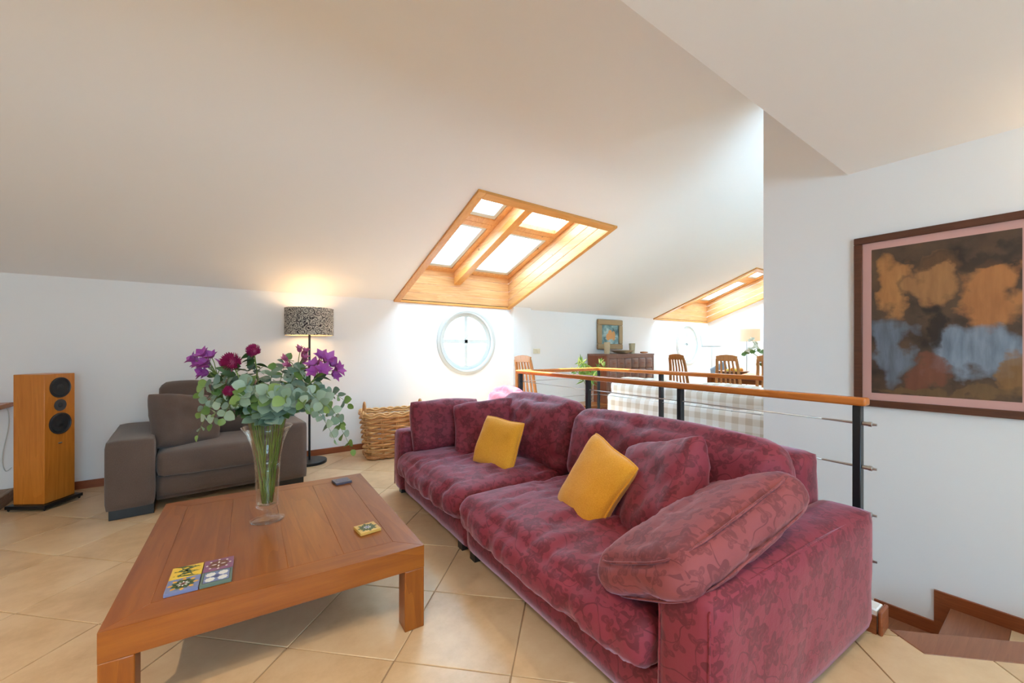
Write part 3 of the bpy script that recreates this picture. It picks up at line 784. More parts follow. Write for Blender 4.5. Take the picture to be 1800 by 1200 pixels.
# ------------------------------------------------------------------ vase and bouquet
VC = at(470, 913, Z=th_); VC.z = th_+.0015
GLASS = thin_glass('clear_glass', (.97, .98, .97, 1))
WATER = thin_glass('vase_water', (.95, .96, .92, 1))
vase = thing('flower_vase', 'tall footed flared clear glass vase half full of water', 'vase', VC)
q = MB(); q.lathe([(0, 0), (.074, 0), (.076, .004), (.05, .009), (.022, .016), (.017, .03), (.018, .048), (.03, .056), (.05, .066), (.053, .075), (.0505, .09), (.0515, .16), (.054, .24), (.060, .32), (.072, .38), (.090, .43), (.112, .462),
                   (.110, .4625), (.088, .43), (.0695, .38), (.0572, .32), (.051, .24), (.0485, .16), (.047, .09), (.044, .08), (0, .078)], 48); q.build('glass_body', GLASS, vase, smooth=True)
q = MB(); q.lathe([(0, .0785), (.0432, .0805), (.0463, .09), (.0478, .16), (.0503, .24), (.0530, .275), (0, .275)], 40); q.build('water', WATER, vase, smooth=True)

def leafmat(name, c1, c2, rough=.5):
    m = NT(name, rough); oi = m.n('ObjectInfo'); ns = m.n('TexNoise', {'Vector': m.coord('Object'), 'Scale': 40.0})
    m.base(m.mix(m.math('ADD', m.math('MULTIPLY', oi.outputs['Random'], .8), m.math('MULTIPLY', ns.outputs[0], .2)), c1, c2))
    m.b.inputs['Subsurface Weight'].default_value = 0.0
    return m.mat
EUC = leafmat('eucalyptus_leaf_grey', lin(96, 122, 98), lin(158, 176, 156)); EUCG = leafmat('eucalyptus_leaf_green', lin(92, 122, 52), lin(128, 154, 88))
DKLEAF = leafmat('dark_leaf', lin(34, 58, 24), lin(62, 88, 40)); STEM = plain('green_stem', lin(104, 122, 52), .5); WSTEM = plain('woody_stem', lin(120, 90, 58), .6)
MAG = leafmat('magenta_petal', lin(138, 22, 74), lin(168, 40, 96)); VIO = leafmat('violet_petal', lin(136, 44, 130), lin(176, 92, 170)); PNK = leafmat('pink_bud', lin(170, 80, 120), lin(196, 110, 150))
def leaf_mesh(name, mat, L=.05, Wd=.045, pointed=False, cup=.006):
    n = 9; V = [(0, 0, 0)]; F = []
    rows = 6
    V = []; 
    for i in range(rows+1):
        t = i/rows; wv = (math.sin(math.pi*t**.85)**.62 if not pointed else math.sin(math.pi*t**.75)**1.0)*Wd/2 if 0 < t < 1 else .0008
        for s_ in (-1, 0, 1): V.append((s_*wv, L*t, cup*abs(s_)*math.sin(math.pi*t) - .25*L*t*t*.4))
    for i in range(rows):
        for s_ in range(2): a = i*3+s_; F.append((a, a+1, a+4, a+3))
    me = bpy.data.meshes.new(name); me.from_pydata(V, [], F); me.materials.append(mat)
    for p in me.polygons: p.use_smooth = True
    boxuv(me); return me
LM = [leaf_mesh('leaf', EUC), leaf_mesh('leaf', EUCG), leaf_mesh('leaf', DKLEAF, .06, .03, True), leaf_mesh('leaf', STEM, .06, .012, True)]
def leaf(me, parent, p, d, s, nrm=None):
    o = bpy.data.objects.new('leaf', me); col.objects.link(o); o.parent = parent
    y = Vector(d).normalized(); z = Vector(nrm) if nrm else Vector((random.uniform(-1, 1), random.uniform(-1, 1), random.uniform(-.3, 1)))
    z = (z - y*z.dot(y)); z = z.normalized() if z.length > 1e-4 else y.orthogonal().normalized(); x = y.cross(z)
    o.matrix_local = Matrix.Translation(Vector(p)) @ Matrix((x, y, z)).transposed().to_4x4() @ Matrix.Scale(s, 4); return o
def bez(P, t):
    P = [Vector(p) for p in P]
    while len(P) > 1: P = [a.lerp(b, t) for a, b in zip(P, P[1:])]
    return P[0]
def vp(px, py, dd=0): # point in the bouquet seen at a photo pixel, dd metres behind the vase axis; local to the vase
    D = VC.dot(FWD); return at(px, py, D=D+dd) - VC
def stem_path(tip, mid=None, k=0):
    a = random.uniform(0, 6.28); base = Vector((.022*math.cos(a), .022*math.sin(a), .085))
    tip = Vector(tip); hd = Vector((tip.x, tip.y, 0)); hl = hd.length or 1
    mouth = hd/hl*min(.075, hl*.3) + Vector((0, 0, .455)); 
    return base, mouth, tip
def stem_pts(base, mouth, tip, lift, n=14):
    pts = [base.lerp(mouth, t/5) for t in range(5)]
    ctrl = [mouth, mouth + (mouth-base).normalized()*lift*.9, (mouth.lerp(tip, .6)) + Vector((0, 0, lift*.9)), tip]
    return pts + [bez(ctrl, t/n) for t in range(n+1)]
EUL = 'grey green round-leaved eucalyptus branch in the glass vase'
EUX = {(348, 765): 'eucalyptus branch drooping low over the armchair cushion', (618, 790): 'long eucalyptus branch drooping towards the wicker basket', (588, 772): 'eucalyptus branch bending down in front of the lamp pole', (612, 710): 'eucalyptus branch reaching out sideways beneath the violet cluster', (505, 632): 'eucalyptus branch rising highest in the middle of the bouquet', (350, 690): 'eucalyptus branch reaching sideways below the small chrysanthemum'}
def eucalyptus(tip, lift, nl=16, green=.3, big=1.0, lab=None):
    o = thing('eucalyptus_branch', lab or EUL, 'branch', VC, 0, 'eucalyptus branches in the vase')
    pts = stem_pts(*stem_path(tip), lift)
    q = MB(); q.tube(pts, [.0028]*5+[.0026-.0018*i/14 for i in range(15)], 5); q.build('stem', STEM if random.random() < .6 else WSTEM, o, smooth=True)
    outer = pts[5:]
    for i in range(nl):
        t = (i//2*2+.5)/nl*.88+.12; f = t*(len(outer)-1); k = min(int(f), len(outer)-2); p = outer[k].lerp(outer[k+1], f-k); d = (outer[k+1]-outer[k]).normalized()
        sd = d.orthogonal().normalized(); sd = Matrix.Rotation(random.uniform(-.5, .5)+i//2*1.57, 3, d) @ sd
        if i % 2: sd = -sd
        leaf(LM[1] if random.random() < green else LM[0], o, p, sd*1.0+d*.35+Vector((0, 0, -.15)), big*1.28*random.uniform(.75, 1.15)*(1.1-.4*t), nrm=d*.6+Vector((random.uniform(-.5,.5), random.uniform(-.8,.2), .6)))
    leaf(LM[1], o, outer[-1], outer[-1]-outer[-2], .7*big)
    return o
for (px, py, dd, lift, nl, gr, bg_) in ((348, 765, -.05, .30, 18, .5, .95), (350, 690, -.1, .22, 16, .35, 1.0), (392, 735, -.14, .2, 14, .3, 1.05), (618, 790, .02, .30, 22, .35, 1.0), (588, 772, -.1, .24, 18, .15, 1.0),
      (612, 710, .08, .2, 16, .3, 1.0), (560, 690, .15, .18, 16, .1, 1.0), (505, 632, .1, .1, 16, .2, 1.15), (478, 650, -.06, .08, 18, .1, 1.2), (430, 680, -.16, .14, 16, .2, 1.15), (445, 640, .14, .1, 14, .3, 1.0),
      (530, 650, -.05, .12, 16, .1, 1.15), (540, 720, -.2, .16, 14, .2, 1.1), (400, 660, .12, .16, 14, .3, 1.0), (500, 700, -.22, .1, 12, .1, 1.2), (380, 705, .05, .2, 14, .4, 1.0),
      (352, 725, .04, .26, 18, .45, 1.0), (372, 745, -.12, .22, 16, .4, 1.0), (420, 705, -.2, .15, 14, .25, 1.15), (600, 745, -.04, .26, 18, .25, 1.0), (570, 715, -.16, .2, 16, .15, 1.1), (470, 690, -.24, .1, 14, .15, 1.15), (520, 672, .1, .1, 14, .2, 1.1)):
    eucalyptus(vp(px, py, dd), lift, int(nl*1.5)//2*2, gr, bg_, EUX.get((px, py)))
# pompon chrysanthemums
def pompon_mesh():
    m1 = MB(); n = 230; ga = math.pi*(3-math.sqrt(5))
    for i in range(n):
        z = 1-1.75*(i+.5)/n; r = math.sqrt(max(0, 1-z*z)); a = ga*i; d = Vector((r*math.cos(a), r*math.sin(a), z)); rr = .82+.2*random.random()
        t = d.orthogonal().normalized(); b2 = d.cross(t); w = .075
        c0 = d*.55; c1 = d*rr*.86 + Vector((0, 0, .06)); c2 = d*rr + Vector((0, 0, .12))
        m1.add([c0+t*w*.5, c0-t*w*.5, c1-t*w+b2*.02, c1+t*w+b2*.02, c2], [(0, 1, 2, 3), (3, 2, 4)])
    m1.ell((0, 0, 0), .62, .62, .6, 12, 8); return m1
POM = pompon_mesh()
for (px, py, dd, rad, lab) in ((407, 637, -.08, .05, 'large magenta pompon chrysanthemum in the vase'), (446, 617, .06, .038, 'topmost magenta pompon chrysanthemum in the vase'), (405, 688, -.12, .032, 'small magenta pompon chrysanthemum low among the leaves')):
    o = thing('chrysanthemum', lab, 'flower', VC); tip = vp(px, py, dd)
    pts = stem_pts(*stem_path(tip), .05); q = MB(); q.tube(pts, .0035, 6); q.build('stem', STEM, o, smooth=True)
    bo = POM.build('bloom', MAG, o); d = (pts[-1]-pts[-3]).normalized() - FWD*.5; 
    orient(bo, (0, 0, 0), d); bo.matrix_local = Matrix.Translation(tip) @ bo.matrix_world.to_3x3().to_4x4() @ Matrix.Scale(rad, 4)
    for i in range(10):
        p = pts[-1-(i % 6)]; leaf(LM[2], o, p - Vector((0, 0, .015)), Vector((random.uniform(-1, 1), random.uniform(-1, 1), random.uniform(-.7, .3))), random.uniform(.8, 1.35))
# alstroemeria
PM = leaf_mesh('petal', VIO, .05, .034, True, .006); PM2 = leaf_mesh('petal', PNK, .04, .024, True, .006)
for (px, py, dd, nb, pink, lab) in ((366, 641, -.05, 11, False, 'violet alstroemeria cluster leaning to the armchair'), (572, 645, -.05, 9, False, 'violet alstroemeria cluster leaning to the wicker basket'), (532, 634, .0, 9, True, 'pink budding alstroemeria cluster among the eucalyptus')):
    o = thing('alstroemeria', lab, 'flower', VC); tip = vp(px, py, dd); base = tip - Vector((0, 0, .05)) - tip.xy.to_3d()*.15
    pts = stem_pts(*stem_path(base), .05); q = MB(); q.tube(pts, .003, 6); q.build('stem', STEM, o, smooth=True)
    for k in range(nb):
        a = 2*math.pi*k/nb+.3; rk = 1.0 if k % 3 else .35; c = tip + (RIGHT*math.cos(a)*.052*rk + Vector((0, 0, 1))*math.sin(a)*.042*rk + FWD*random.uniform(-.04, .03))
        q = MB(); q.tube([pts[-1], pts[-1].lerp(c, .6)+Vector((0, 0, .01)), c], .002, 5); q.build('flower_stalk', STEM, o, smooth=True)
        ax = (c-pts[-1]).normalized() - FWD*.35; ax.normalize(); e_ = ax.orthogonal().normalized()
        bl = bpy.data.objects.new('blossom', None); col.objects.link(bl); bl.parent = o; bl.location = c
        for i in range(6):
            dd_ = (Matrix.Rotation(i*math.pi/3, 3, ax) @ e_)*(.75 if not pink else .3) + ax*.75
            pe = leaf(PM2 if pink else PM, bl, (0, 0, 0), dd_, random.uniform(.85, 1.1), nrm=ax); pe.name = 'petal'
    for i in range(8): leaf(LM[2] if i % 2 else LM[3], o, pts[-1-(i % 5)], Vector((random.uniform(-1, 1), random.uniform(-1, 1), random.uniform(-.2, .8))), random.uniform(.8, 1.3))

# ------------------------------------------------------------------ grey brown armchair
TAU = fabric('taupe_weave', lin(84, 70, 64), lin(112, 96, 88), .95, 420.0, .25)
ac = thing('armchair', 'wide taupe fabric armchair with block arms against the back wall', 'armchair', (-.606, 3.906, 0), R(3.1))
def apart(name, mb, loc, rot=None, bev=None):
    o = mb.build(name, TAU, ac, smooth=True); o.location = loc
    if rot: o.rotation_euler = rot
    return o
AWd, ADp, AHh, aw = 1.28, .97, .55, .265
for x0 in (0, AWd-aw): apart('arm', soft_box(aw, ADp, AHh-.065, .025, (.004, .002, .006), .002, 5, x0), (x0+aw/2, ADp/2, (AHh+.065)/2))
apart('base', soft_box(AWd-2*aw-.004, ADp-.1, .15, .012, (0, .002, 0)), (AWd/2, (ADp+.06)/2, .17))
apart('base', soft_box(AWd-2*aw-.004, ADp-.14, .05, .01), (AWd/2, (ADp+.10)/2, .085))
apart('seat_cushion', soft_box(AWd-2*aw-.006, .80, .18, .04, (.0, .012, .018), .006, 4, 5), (AWd/2, .425, .335))
apart('back', soft_box(AWd-2*aw-.004, .2, .56, .03), (AWd/2, ADp-.1, .38))
for k in (0, 1):
    w_ = (AWd-2*aw)/2; apart('back_cushion', soft_box(w_-.006, .20, .48, .06, (.0, .03, .02), .008, 4, 6+k), (aw+w_*(k+.5), .715, .655), (R(-10), 0, 0))
for fx in (.02, AWd-aw+.0):
    q = MB(); q.box(fx, fx+aw-.025, .035, ADp-.03, 0, .068); q.build('plinth', BLACK, ac, bevel=.003)
pillow('throw_pillow', 'taupe scatter cushion propped against the armchair arm', TAU, Vector((-.19, 4.30, .615)), (.62, -.75, .42), .50, .45, .20, 31, roll=R(-8), wr=.014, pinch=.04, power=.42)

# ------------------------------------------------------------------ loudspeaker
p_f = at(78, 886, Z=.045); ax_r = (at(129, 868, Z=.045)-p_f); ax_r.z = 0; ax_l = at(24, 878, Z=.045)-p_f; ax_l.z = 0
ang = math.atan2(ax_r.y, ax_r.x)
sp = thing('loudspeaker', 'tall honey veneer floor loudspeaker on black plinth', 'speaker', (p_f.x, p_f.y, 0), ang)
SW, SD, SH = .225, .215, 1.005
q = MB(); q.box(0, SW, 0, SD, .045, SH); q.build('cabinet', SPKWOOD, sp, bevel=.003)
q = MB(); q.box(-.03, SW+.035, -.03, SD+.03, .018, .044); q.build('plinth', BLACK, sp, bevel=.003)
for x in (-.015, SW+.02):
    for y in (-.015, SD+.015):
        q = MB(); q.lathe([(.001, 0), (.008, .008), (.008, .02)], 10, (x, y, 0)); q.build('spike', BLACK, sp)
CONE = plain('speaker_cone', (.018, .018, .02, 1), .6); CONER = plain('speaker_surround', (.03, .03, .034, 1), .4)
def driver(z, r, tweeter=False):
    d = bpy.data.objects.new('driver' if not tweeter else 'tweeter', None); col.objects.link(d); d.parent = sp; d.location = (SW/2, 0, z); d.rotation_euler = (R(90), 0, 0)
    if tweeter:
        q = MB(); q.lathe([(0, .004), (r, .004), (r, 0), (0, 0)], 32); q.build('face_plate', plain('tweeter_plate', (.06, .06, .065, 1), .5), d, smooth='auto')
        q = MB(); q.lathe([(.4*r, .004), (.34*r, .009), (.2*r, .013), (0, .015)], 24); q.build('dome', CONE, d, smooth=True)
    else:
        q = MB(); q.lathe([(r, 0), (r, .006), (.93*r, .008), (.88*r, .004), (.88*r, -.0)], 40, closed=True); q.build('rim', CONER, d, smooth='auto')
        q = MB(); q.lathe([(.89*r, .002), (.8*r, .006), (.74*r, .001), (.35*r, .0015), (.3*r, .004), (.0, .007)], 40); q.build('cone', CONE, d, smooth='auto')
driver(.90, .078); driver(.765, .045, True); driver(.625, .082)
q = MB(); q.ell((SW/2, -.001, .475), .016, .003, .006); q.build('badge', STEEL, sp, smooth=True)

# ------------------------------------------------------------------ timber platform, shelf and cable at the left
PLK = wood('grey_brown_plank', lin(120, 100, 84), lin(160, 140, 122), 1, .6, 1.0)
pf = thing('hearth_platform', 'low grey brown plank platform beside the loudspeaker', 'platform', (-2.6, 3.5, 0))
for k in range(9):
    q = MB(); q.box(k*.147, k*.147+.143, 0, 1.47, .072, .09); q.build('plank', PLK, pf, bevel=.002, seg=1)
for k in range(14):
    q = MB(); q.box(1.31, 1.323, k*.105, k*.105+.102, 0, .088); q.build('plank', PLK, pf, bevel=.002, seg=1)
q = MB(); q.box(0, 1.308, .02, 1.45, 0, .071); q.build('core', PLK, pf)
sh = MB(); sh.box(-2.4, -1.288, 4.70, 4.985, .738, .772); tag(sh.build('wall_shelf', RAILWOOD[0], bevel=.003), 'honey wood shelf end at the wall above the platform', 'shelf')
cp = [at(6, 712, Y=4.97), at(14, 722, Y=4.97), at(15, 750, Y=4.97), at(6, 790, Y=4.97), at(4, 812, Y=4.97), at(10, 828, Y=4.97), at(22, 820, Y=4.97)]
pts = []
for i in range(len(cp)-1):
    for k in range(5):
        t = k/5; p0_, p1_, p2_, p3_ = cp[max(i-1, 0)], cp[i], cp[i+1], cp[min(i+2, len(cp)-1)]
        pts.append(.5*((2*p1_)+(p2_-p0_)*t+(2*p0_-5*p1_+4*p2_-p3_)*t*t+(3*p1_-p0_-3*p2_+p3_)*t**3))
q = MB(); q.tube(pts, .003, 6); tag(q.build('white_cable', WHITE, smooth=True), 'thin white cable hanging from the shelf behind the loudspeaker', 'cable')

# ------------------------------------------------------------------ floor lamp
def scroll_mat():
    m = NT('scroll_print_shade', .9); tc = m.n('TexCoord').outputs['Object']; s = m.n('SeparateXYZ', {0: tc})
    an = m.math('ARCTAN2', s.outputs[1], s.outputs[0])
    uv = m.n('CombineXYZ', {0: m.math('MULTIPLY', an, .23), 1: s.outputs[2]}); sc = m.n('VectorMath', {0: uv.outputs[0]}, operation='SCALE'); sc.inputs['Scale'].default_value = 17.0
    vo = m.n('TexVoronoi', {'Vector': sc.outputs[0], 'Scale': 1.0, 'Randomness': .8}, voronoi_dimensions='2D')
    d = m.n('VectorMath', {0: sc.outputs[0], 1: vo.outputs['Position']}, operation='SUBTRACT'); ds = m.n('SeparateXYZ', {0: d.outputs[0]})
    a = m.math('ARCTAN2', ds.outputs[1], ds.outputs[0]); cs = m.n('SeparateColor', {0: vo.outputs['Color']})
    sgn = m.math('SUBTRACT', m.math('MULTIPLY', m.math('GREATER_THAN', cs.outputs[1], .5), 2.0), 1.0)
    spi = m.math('FRACT', m.math('ADD', m.math('ADD', m.math('MULTIPLY', m.math('MULTIPLY', a, sgn), .15915), cs.outputs[0]), m.math('MULTIPLY', vo.outputs['Distance'], 3.2)))
    line = m.math('LESS_THAN', spi, m.math('ADD', m.math('MULTIPLY', vo.outputs['Distance'], .35), .16))
    ns = m.n('TexNoise', {'Vector': sc.outputs[0], 'Scale': 1.6, 'Detail': 1.0}); vine = m.math('LESS_THAN', m.math('ABSOLUTE', m.math('SUBTRACT', ns.outputs[0], .5)), .022)
    pat = m.math('MAXIMUM', m.math('MULTIPLY', line, m.math('LESS_THAN', vo.outputs['Distance'], .62)), vine)
    m.base(m.mix(pat, lin(190, 182, 168), lin(40, 32, 38))); return m.mat
LP = at(544, 813, Z=0)
lamp = thing('floor_lamp', 'black floor lamp with scroll-patterned drum shade in the corner behind armchair', 'lamp', LP)
q = MB(); q.lathe([(0, 0), (.165, 0), (.168, .004), (.168, .026), (.164, .03), (.02, .032), (0, .032)], 48); q.build('base', STEEL_DK, lamp, smooth='auto')
q = MB(); q.tube([(0, 0, .03), (0, 0, 1.36)], .011, 12); q.build('pole', STEEL_DK, lamp, smooth='auto')
Zs0, Zs1, Rs = 1.335, 1.615, .232
q = MB(); q.lathe([(Rs, Zs0), (Rs, Zs1), (Rs-.003, Zs1), (Rs-.003, Zs0)], 64, closed=True)
shd = q.build('shade', scroll_mat(), lamp, smooth='auto')
q = MB(); q.lathe([(Rs-.0035, Zs0+.002), (Rs-.0035, Zs1-.002), (Rs-.005, Zs1-.002), (Rs-.005, Zs0+.002)], 64, closed=True); q.build('shade_lining', plain('cream_lining', lin(236, 214, 178), .8), lamp, smooth='auto')
for k in range(3):
    a = k*2.094; q = MB(); q.tube([(0, 0, 1.36), (.07*math.cos(a), .07*math.sin(a), 1.40), (Rs*math.cos(a), Rs*math.sin(a), 1.40)], .002, 5); q.build('spider_arm', STEEL_DK, lamp)
bulbm = NT('warm_bulb', .4, (1, .8, .5, 1)); bulbm.b.inputs['Emission Color'].default_value = (1, .72, .4, 1); bulbm.b.inputs['Emission Strength'].default_value = 12
q = MB(); q.lathe([(.012, 1.36), (.014, 1.40), (.028, 1.43), (.032, 1.455), (.024, 1.48), (0, 1.49)], 20); q.build('bulb', bulbm.mat, lamp, smooth=True)
pl_ = bpy.data.lights.new('lamp_light', 'POINT'); pl_.energy = 1.3; pl_.color = (1, .70, .40); pl_.shadow_soft_size = .03
plo = bpy.data.objects.new('lamp_light', pl_); col.objects.link(plo); plo.location = LP + Vector((0, 0, 1.52))

# ------------------------------------------------------------------ wicker basket
WK = [wood('willow_%d' % k, c1, c2, 0, .5, 3.0) for k, (c1, c2) in enumerate(((lin(196, 144, 84), lin(226, 182, 124)), (lin(168, 114, 62), lin(204, 154, 98))))]
BC = at(650, 809, Z=0); bang = R(-8)
bk = thing('wicker_basket', 'large rectangular woven willow basket with two loop handles', 'basket', BC, bang)
BW, BD, BH = .66, .42, .50
def ringpts(z, off, nper=10, phase=0, amp=.0):
    f = .86+.14*z/BH; hw, hd = BW/2*f, BD/2*f; P = []; rad = .05
    per = [(-hw, -hd, hw, -hd), (hw, -hd, hw, hd), (hw, hd, -hw, hd), (-hw, hd, -hw, -hd)]
    cnt = 0
    for si, (xa, ya, xb, yb) in enumerate(per):
        m_ = 28 if si % 2 == 0 else 20
        nx_, ny_ = (yb-ya), -(xb-xa); l_ = math.hypot(nx_, ny_); nx_, ny_ = nx_/l_, ny_/l_
        ns_ = 4 if si % 2 == 0 else 3
        for k in range(m_):
            t = (k+.5)/m_; o_ = amp*math.cos(math.pi*(t*ns_-.5+.5)+phase)
            e = min(t, 1-t)*l_; cut_ = max(0, .03-e)*.6
            P.append((xa+(xb-xa)*t+nx_*(o_+off-cut_)+BW/2*.86*1.0, ya+(yb-ya)*t+ny_*(o_+off-cut_)+BD/2*.86, z))
    return P
rows = 17
for r_ in range(rows):
    z = .02+r_*(BH-.06)/(rows-1)
    q = MB(); q.tube(ringpts(z, 0, phase=math.pi*(r_ % 2), amp=.021), .0112, 6, closed=True); q.build('woven_strand', WK[r_ % 2 if random.random() < .8 else 0], bk, smooth=True)
for k in range(2):
    for z, off in ((BH-.035, .01), (BH-.012, .004)):
        q = MB(); q.tube([ (p[0], p[1], p[2]+.012*math.sin(i*.9+k*math.pi)) for i, p in enumerate(ringpts(z, off+.008*(1 if k else -1)))], .011, 6, closed=True); q.build('rim_strand', WK[0], bk, smooth=True)
    q = MB(); q.tube([(p[0], p[1], p[2]+.010*math.sin(i*.8+k*math.pi)) for i, p in enumerate(ringpts(.022, .012+.008*k))], .011, 6, closed=True); q.build('foot_strand', WK[1], bk, smooth=True)
for si in range(4):
    ns_ = 4 if si % 2 == 0 else 3
    for k in range(1, ns_):
        t = k/ns_
        for dt in (-.012, .012):
            P = []
            for z in (.0, BH-.03):
                f = .86+.14*z/BH; hw, hd = BW/2*f, BD/2*f; per = [(-hw, -hd, hw, -hd), (hw, -hd, hw, hd), (hw, hd, -hw, hd), (-hw, hd, -hw, -hd)][si]
                tt_ = t+dt; P.append((per[0]+(per[2]-per[0])*tt_+BW/2*.86, per[1]+(per[3]-per[1])*tt_+BD/2*.86, z))
            q = MB(); q.tube(P, .006, 6); q.build('stake', WK[0], bk, smooth=True)
for hx in (-.028+0*BW, BW*.86+.028):
    P = [(hx, BD*.43+.075*math.cos(a), BH-.03+.13*math.sin(a)) for a in [math.pi*k/12 for k in range(13)]]
    q = MB(); q.tube([(hx, BD*.43+.078, BH-.12)]+P+[(hx, BD*.43-.078, BH-.12)], .012, 8); q.build('handle', WK[1], bk, smooth=True)
q = MB(); q.box(.02, BW*.84, .02, BD*.84, .005, .015); q.build('bottom', WK[1], bk)

# ------------------------------------------------------------------ large picture (generic abstract stand-in)
def abstract_mat(name, cols, scale, seed):
    m = NT(name, .35); v = m.coord('Object', (1, 1, 1)); of = m.n('VectorMath', {0: v, 1: (seed, seed*.7, seed*1.9)}, operation='ADD').outputs[0]
    a = m.n('TexNoise', {'Vector': of, 'Scale': scale, 'Detail': 2.5, 'Distortion': .8}); b = m.n('TexNoise', {'Vector': of, 'Scale': scale*6, 'Detail': 5.0})
    f = m.math('ADD', m.math('MULTIPLY', a.outputs[0], .85), m.math('MULTIPLY', b.outputs[0], .15))
    m.base(m.ramp(f, cols)); return m.mat
ph, pb = 1.906, .834; ya = .838; pw_ = 1.06-.11
YW = .77                                    # width along the wall
pic = thing('framed_picture', 'large brown framed print with pink mat on the tall wall', 'picture', (XP, ya, pb)); Hh = ph-pb
FR = wood('dark_brown_frame', lin(78, 42, 26), lin(104, 60, 38), 1, .45, 1.0)
fw_ = .042
for (y0, y1, z0, z1_) in ((0, -YW, 0, fw_), (0, -YW, Hh-fw_, Hh), (0, -fw_, fw_, Hh-fw_), (-YW+fw_, -YW, fw_, Hh-fw_)):
    q = MB(); q.box(-.028, 0, y0, y1, z0, z1_); q.build('frame_side', FR, pic, bevel=.003, seg=1)
q = MB(); q.box(-.012, -.004, -fw_, -YW+fw_, fw_, Hh-fw_); q.build('mat_board', plain('pink_mat', lin(214, 164, 154), .8), pic)
mt = .045
def print_mat():
    """soft painterly colour zones: umber ground, ochre and slate blue areas, no figures"""
    m = NT('abstract_print', .4); tc = m.n('TexCoord').outputs['Object']
    wn = m.n('TexNoise', {'Vector': tc, 'Scale': 8.0, 'Detail': 5.0}); w = m.n('VectorMath', {0: wn.outputs['Color'], 1: (.5, .5, .5)}, operation='SUBTRACT')
    w2 = m.n('VectorMath', {0: w.outputs[0]}, operation='SCALE'); w2.inputs['Scale'].default_value = .30
    co = m.n('VectorMath', {0: tc, 1: w2.outputs[0]}, operation='ADD').outputs[0]; s_ = m.n('SeparateXYZ', {0: co})
    st = m.n('TexNoise', {'Vector': m.n('Mapping', {'Vector': tc, 'Scale': (1, 30, 6)}).outputs[0], 'Scale': 1.0, 'Detail': 5.0})
    gn = m.n('TexNoise', {'Vector': tc, 'Scale': 6.0, 'Detail': 6.0})
    c = m.ramp(gn.outputs[0], [(.3, lin(46, 34, 30)), (.5, lin(84, 64, 50)), (.7, lin(104, 78, 54))])
    for (y, z, ry, rz, c1, c2, k) in ((-.22, .74, .10, .17, (150, 92, 54), (206, 148, 86), .9), (-.46, .76, .13, .14, (140, 88, 56), (200, 146, 88), .8), (-.74, .64, .13, .22, (152, 90, 52), (204, 140, 80), .9),
            (-.22, .36, .12, .20, (62, 66, 74), (134, 148, 164), .9), (-.66, .34, .22, .15, (72, 82, 94), (158, 174, 192), .95), (-.46, .50, .07, .13, (30, 24, 24), (52, 40, 36), .9), (-.42, .24, .09, .10, (104, 58, 44), (140, 84, 62), .8), (-.84, .22, .07, .10, (120, 84, 48), (160, 118, 70), .8), (-.5, .12, .4, .04, (96, 70, 44), (136, 104, 66), .7), (-.62, .86, .3, .05, (38, 29, 27), (66, 50, 42), .7)):
        a = m.math('POWER', m.math('DIVIDE', m.math('SUBTRACT', s_.outputs[1], y*.79), ry*.82), 2.0); b = m.math('POWER', m.math('DIVIDE', m.math('SUBTRACT', s_.outputs[2], z), rz), 2.0)
        mask = m.n('MapRange', {'Value': m.math('ADD', a, b), 'From Min': 1.25, 'From Max': .55, 'To Min': 0.0, 'To Max': k}).outputs[0]
        c = m.mix(mask, c, m.mix(st.outputs[0], lin(*c1), lin(*c2)))
    m.base(c); return m.mat
q = MB(); q.box(-.014, -.0125, -fw_-mt, -YW+fw_+mt, fw_+mt, Hh-fw_-mt); q.build('print', print_mat(), pic)

# ------------------------------------------------------------------ light switch
swp = at(943, 617, Y=YB); o = thing('light_switch', 'cream double light switch on the wall beside the pilaster', 'switch', (swp.x, YB, swp.z)); CRM = plain('cream_plastic', lin(226, 216, 190), .4)
q = MB(); q.box(-.07, .07, -.008, 0, -.04, .04); q.build('plate', CRM, o, bevel=.004)
for x in (-.05, .004): q = MB(); q.box(x, x+.046, -.013, -.006, -.027, .027); q.build('rocker', CRM, o, bevel=.003)

# ------------------------------------------------------------------ carved cabinet and what stands on it
CABS = wood('cabinet_side', lin(112, 56, 26), lin(146, 80, 42), 2, .4, 1.0); CABF = wood('cabinet_front', lin(112, 74, 60), lin(146, 106, 90), 0, .35, 1.2)
cab = thing('carved_cabinet', 'tall wooden cabinet with rows of carved square panels', 'cabinet', (5.26, 4.54, 0)); cW, cD, cH = 1.27, .44, 1.105
q = MB(); q.box(0, cW, .02, cD, .03, cH-.03); q.build('body', CABS, cab, bevel=.003)
q = MB(); q.box(-.008, cW+.008, -.005, cD, cH-.03, cH); q.build('top', CABF, cab, bevel=.003)
for (x0, x1_, z0, z1_) in ((0, .05, .03, cH-.03), (cW-.05, cW, .03, cH-.03), (.05, cW-.05, cH-.07, cH-.03), (.05, cW-.05, .03, .10)):
    q = MB(); q.box(x0, x1_, -.002, .02, z0, z1_); q.build('front_frame', CABF, cab, bevel=.002, seg=1)
pw2, ph2 = (cW-.1)/6, (cH-.17)/5
pm = soft_box(pw2-.006, .03, ph2-.006, .014, (.0, .016, 0), 0, cut=.03)
pan0 = None
for i in range(6):
    for j in range(5):
        loc = (.05+pw2*(i+.5), .008, .10+ph2*(j+.5))
        if pan0 is None:
            pan0 = pm.build('carved_panel', CABF, cab, smooth=True); pan0.location = loc
            g2 = MB(); g2.box(-.035, .035, -.034, -.018, -.004, .012); gr = g2.build('pull_slot', CABS, pan0, bevel=.003)
        else:
            c = link_copy(pan0, cab, loc); link_copy(gr, c)
for x in (.03, cW-.08):
    for y in (.03, cD-.07): q = MB(); q.box(x, x+.05, y, y+.04, 0, .03); q.build('foot', CABS, cab)
STONE = fabric('speckled_stone', lin(176, 160, 128), lin(206, 192, 162), .8, 90.0, 0)
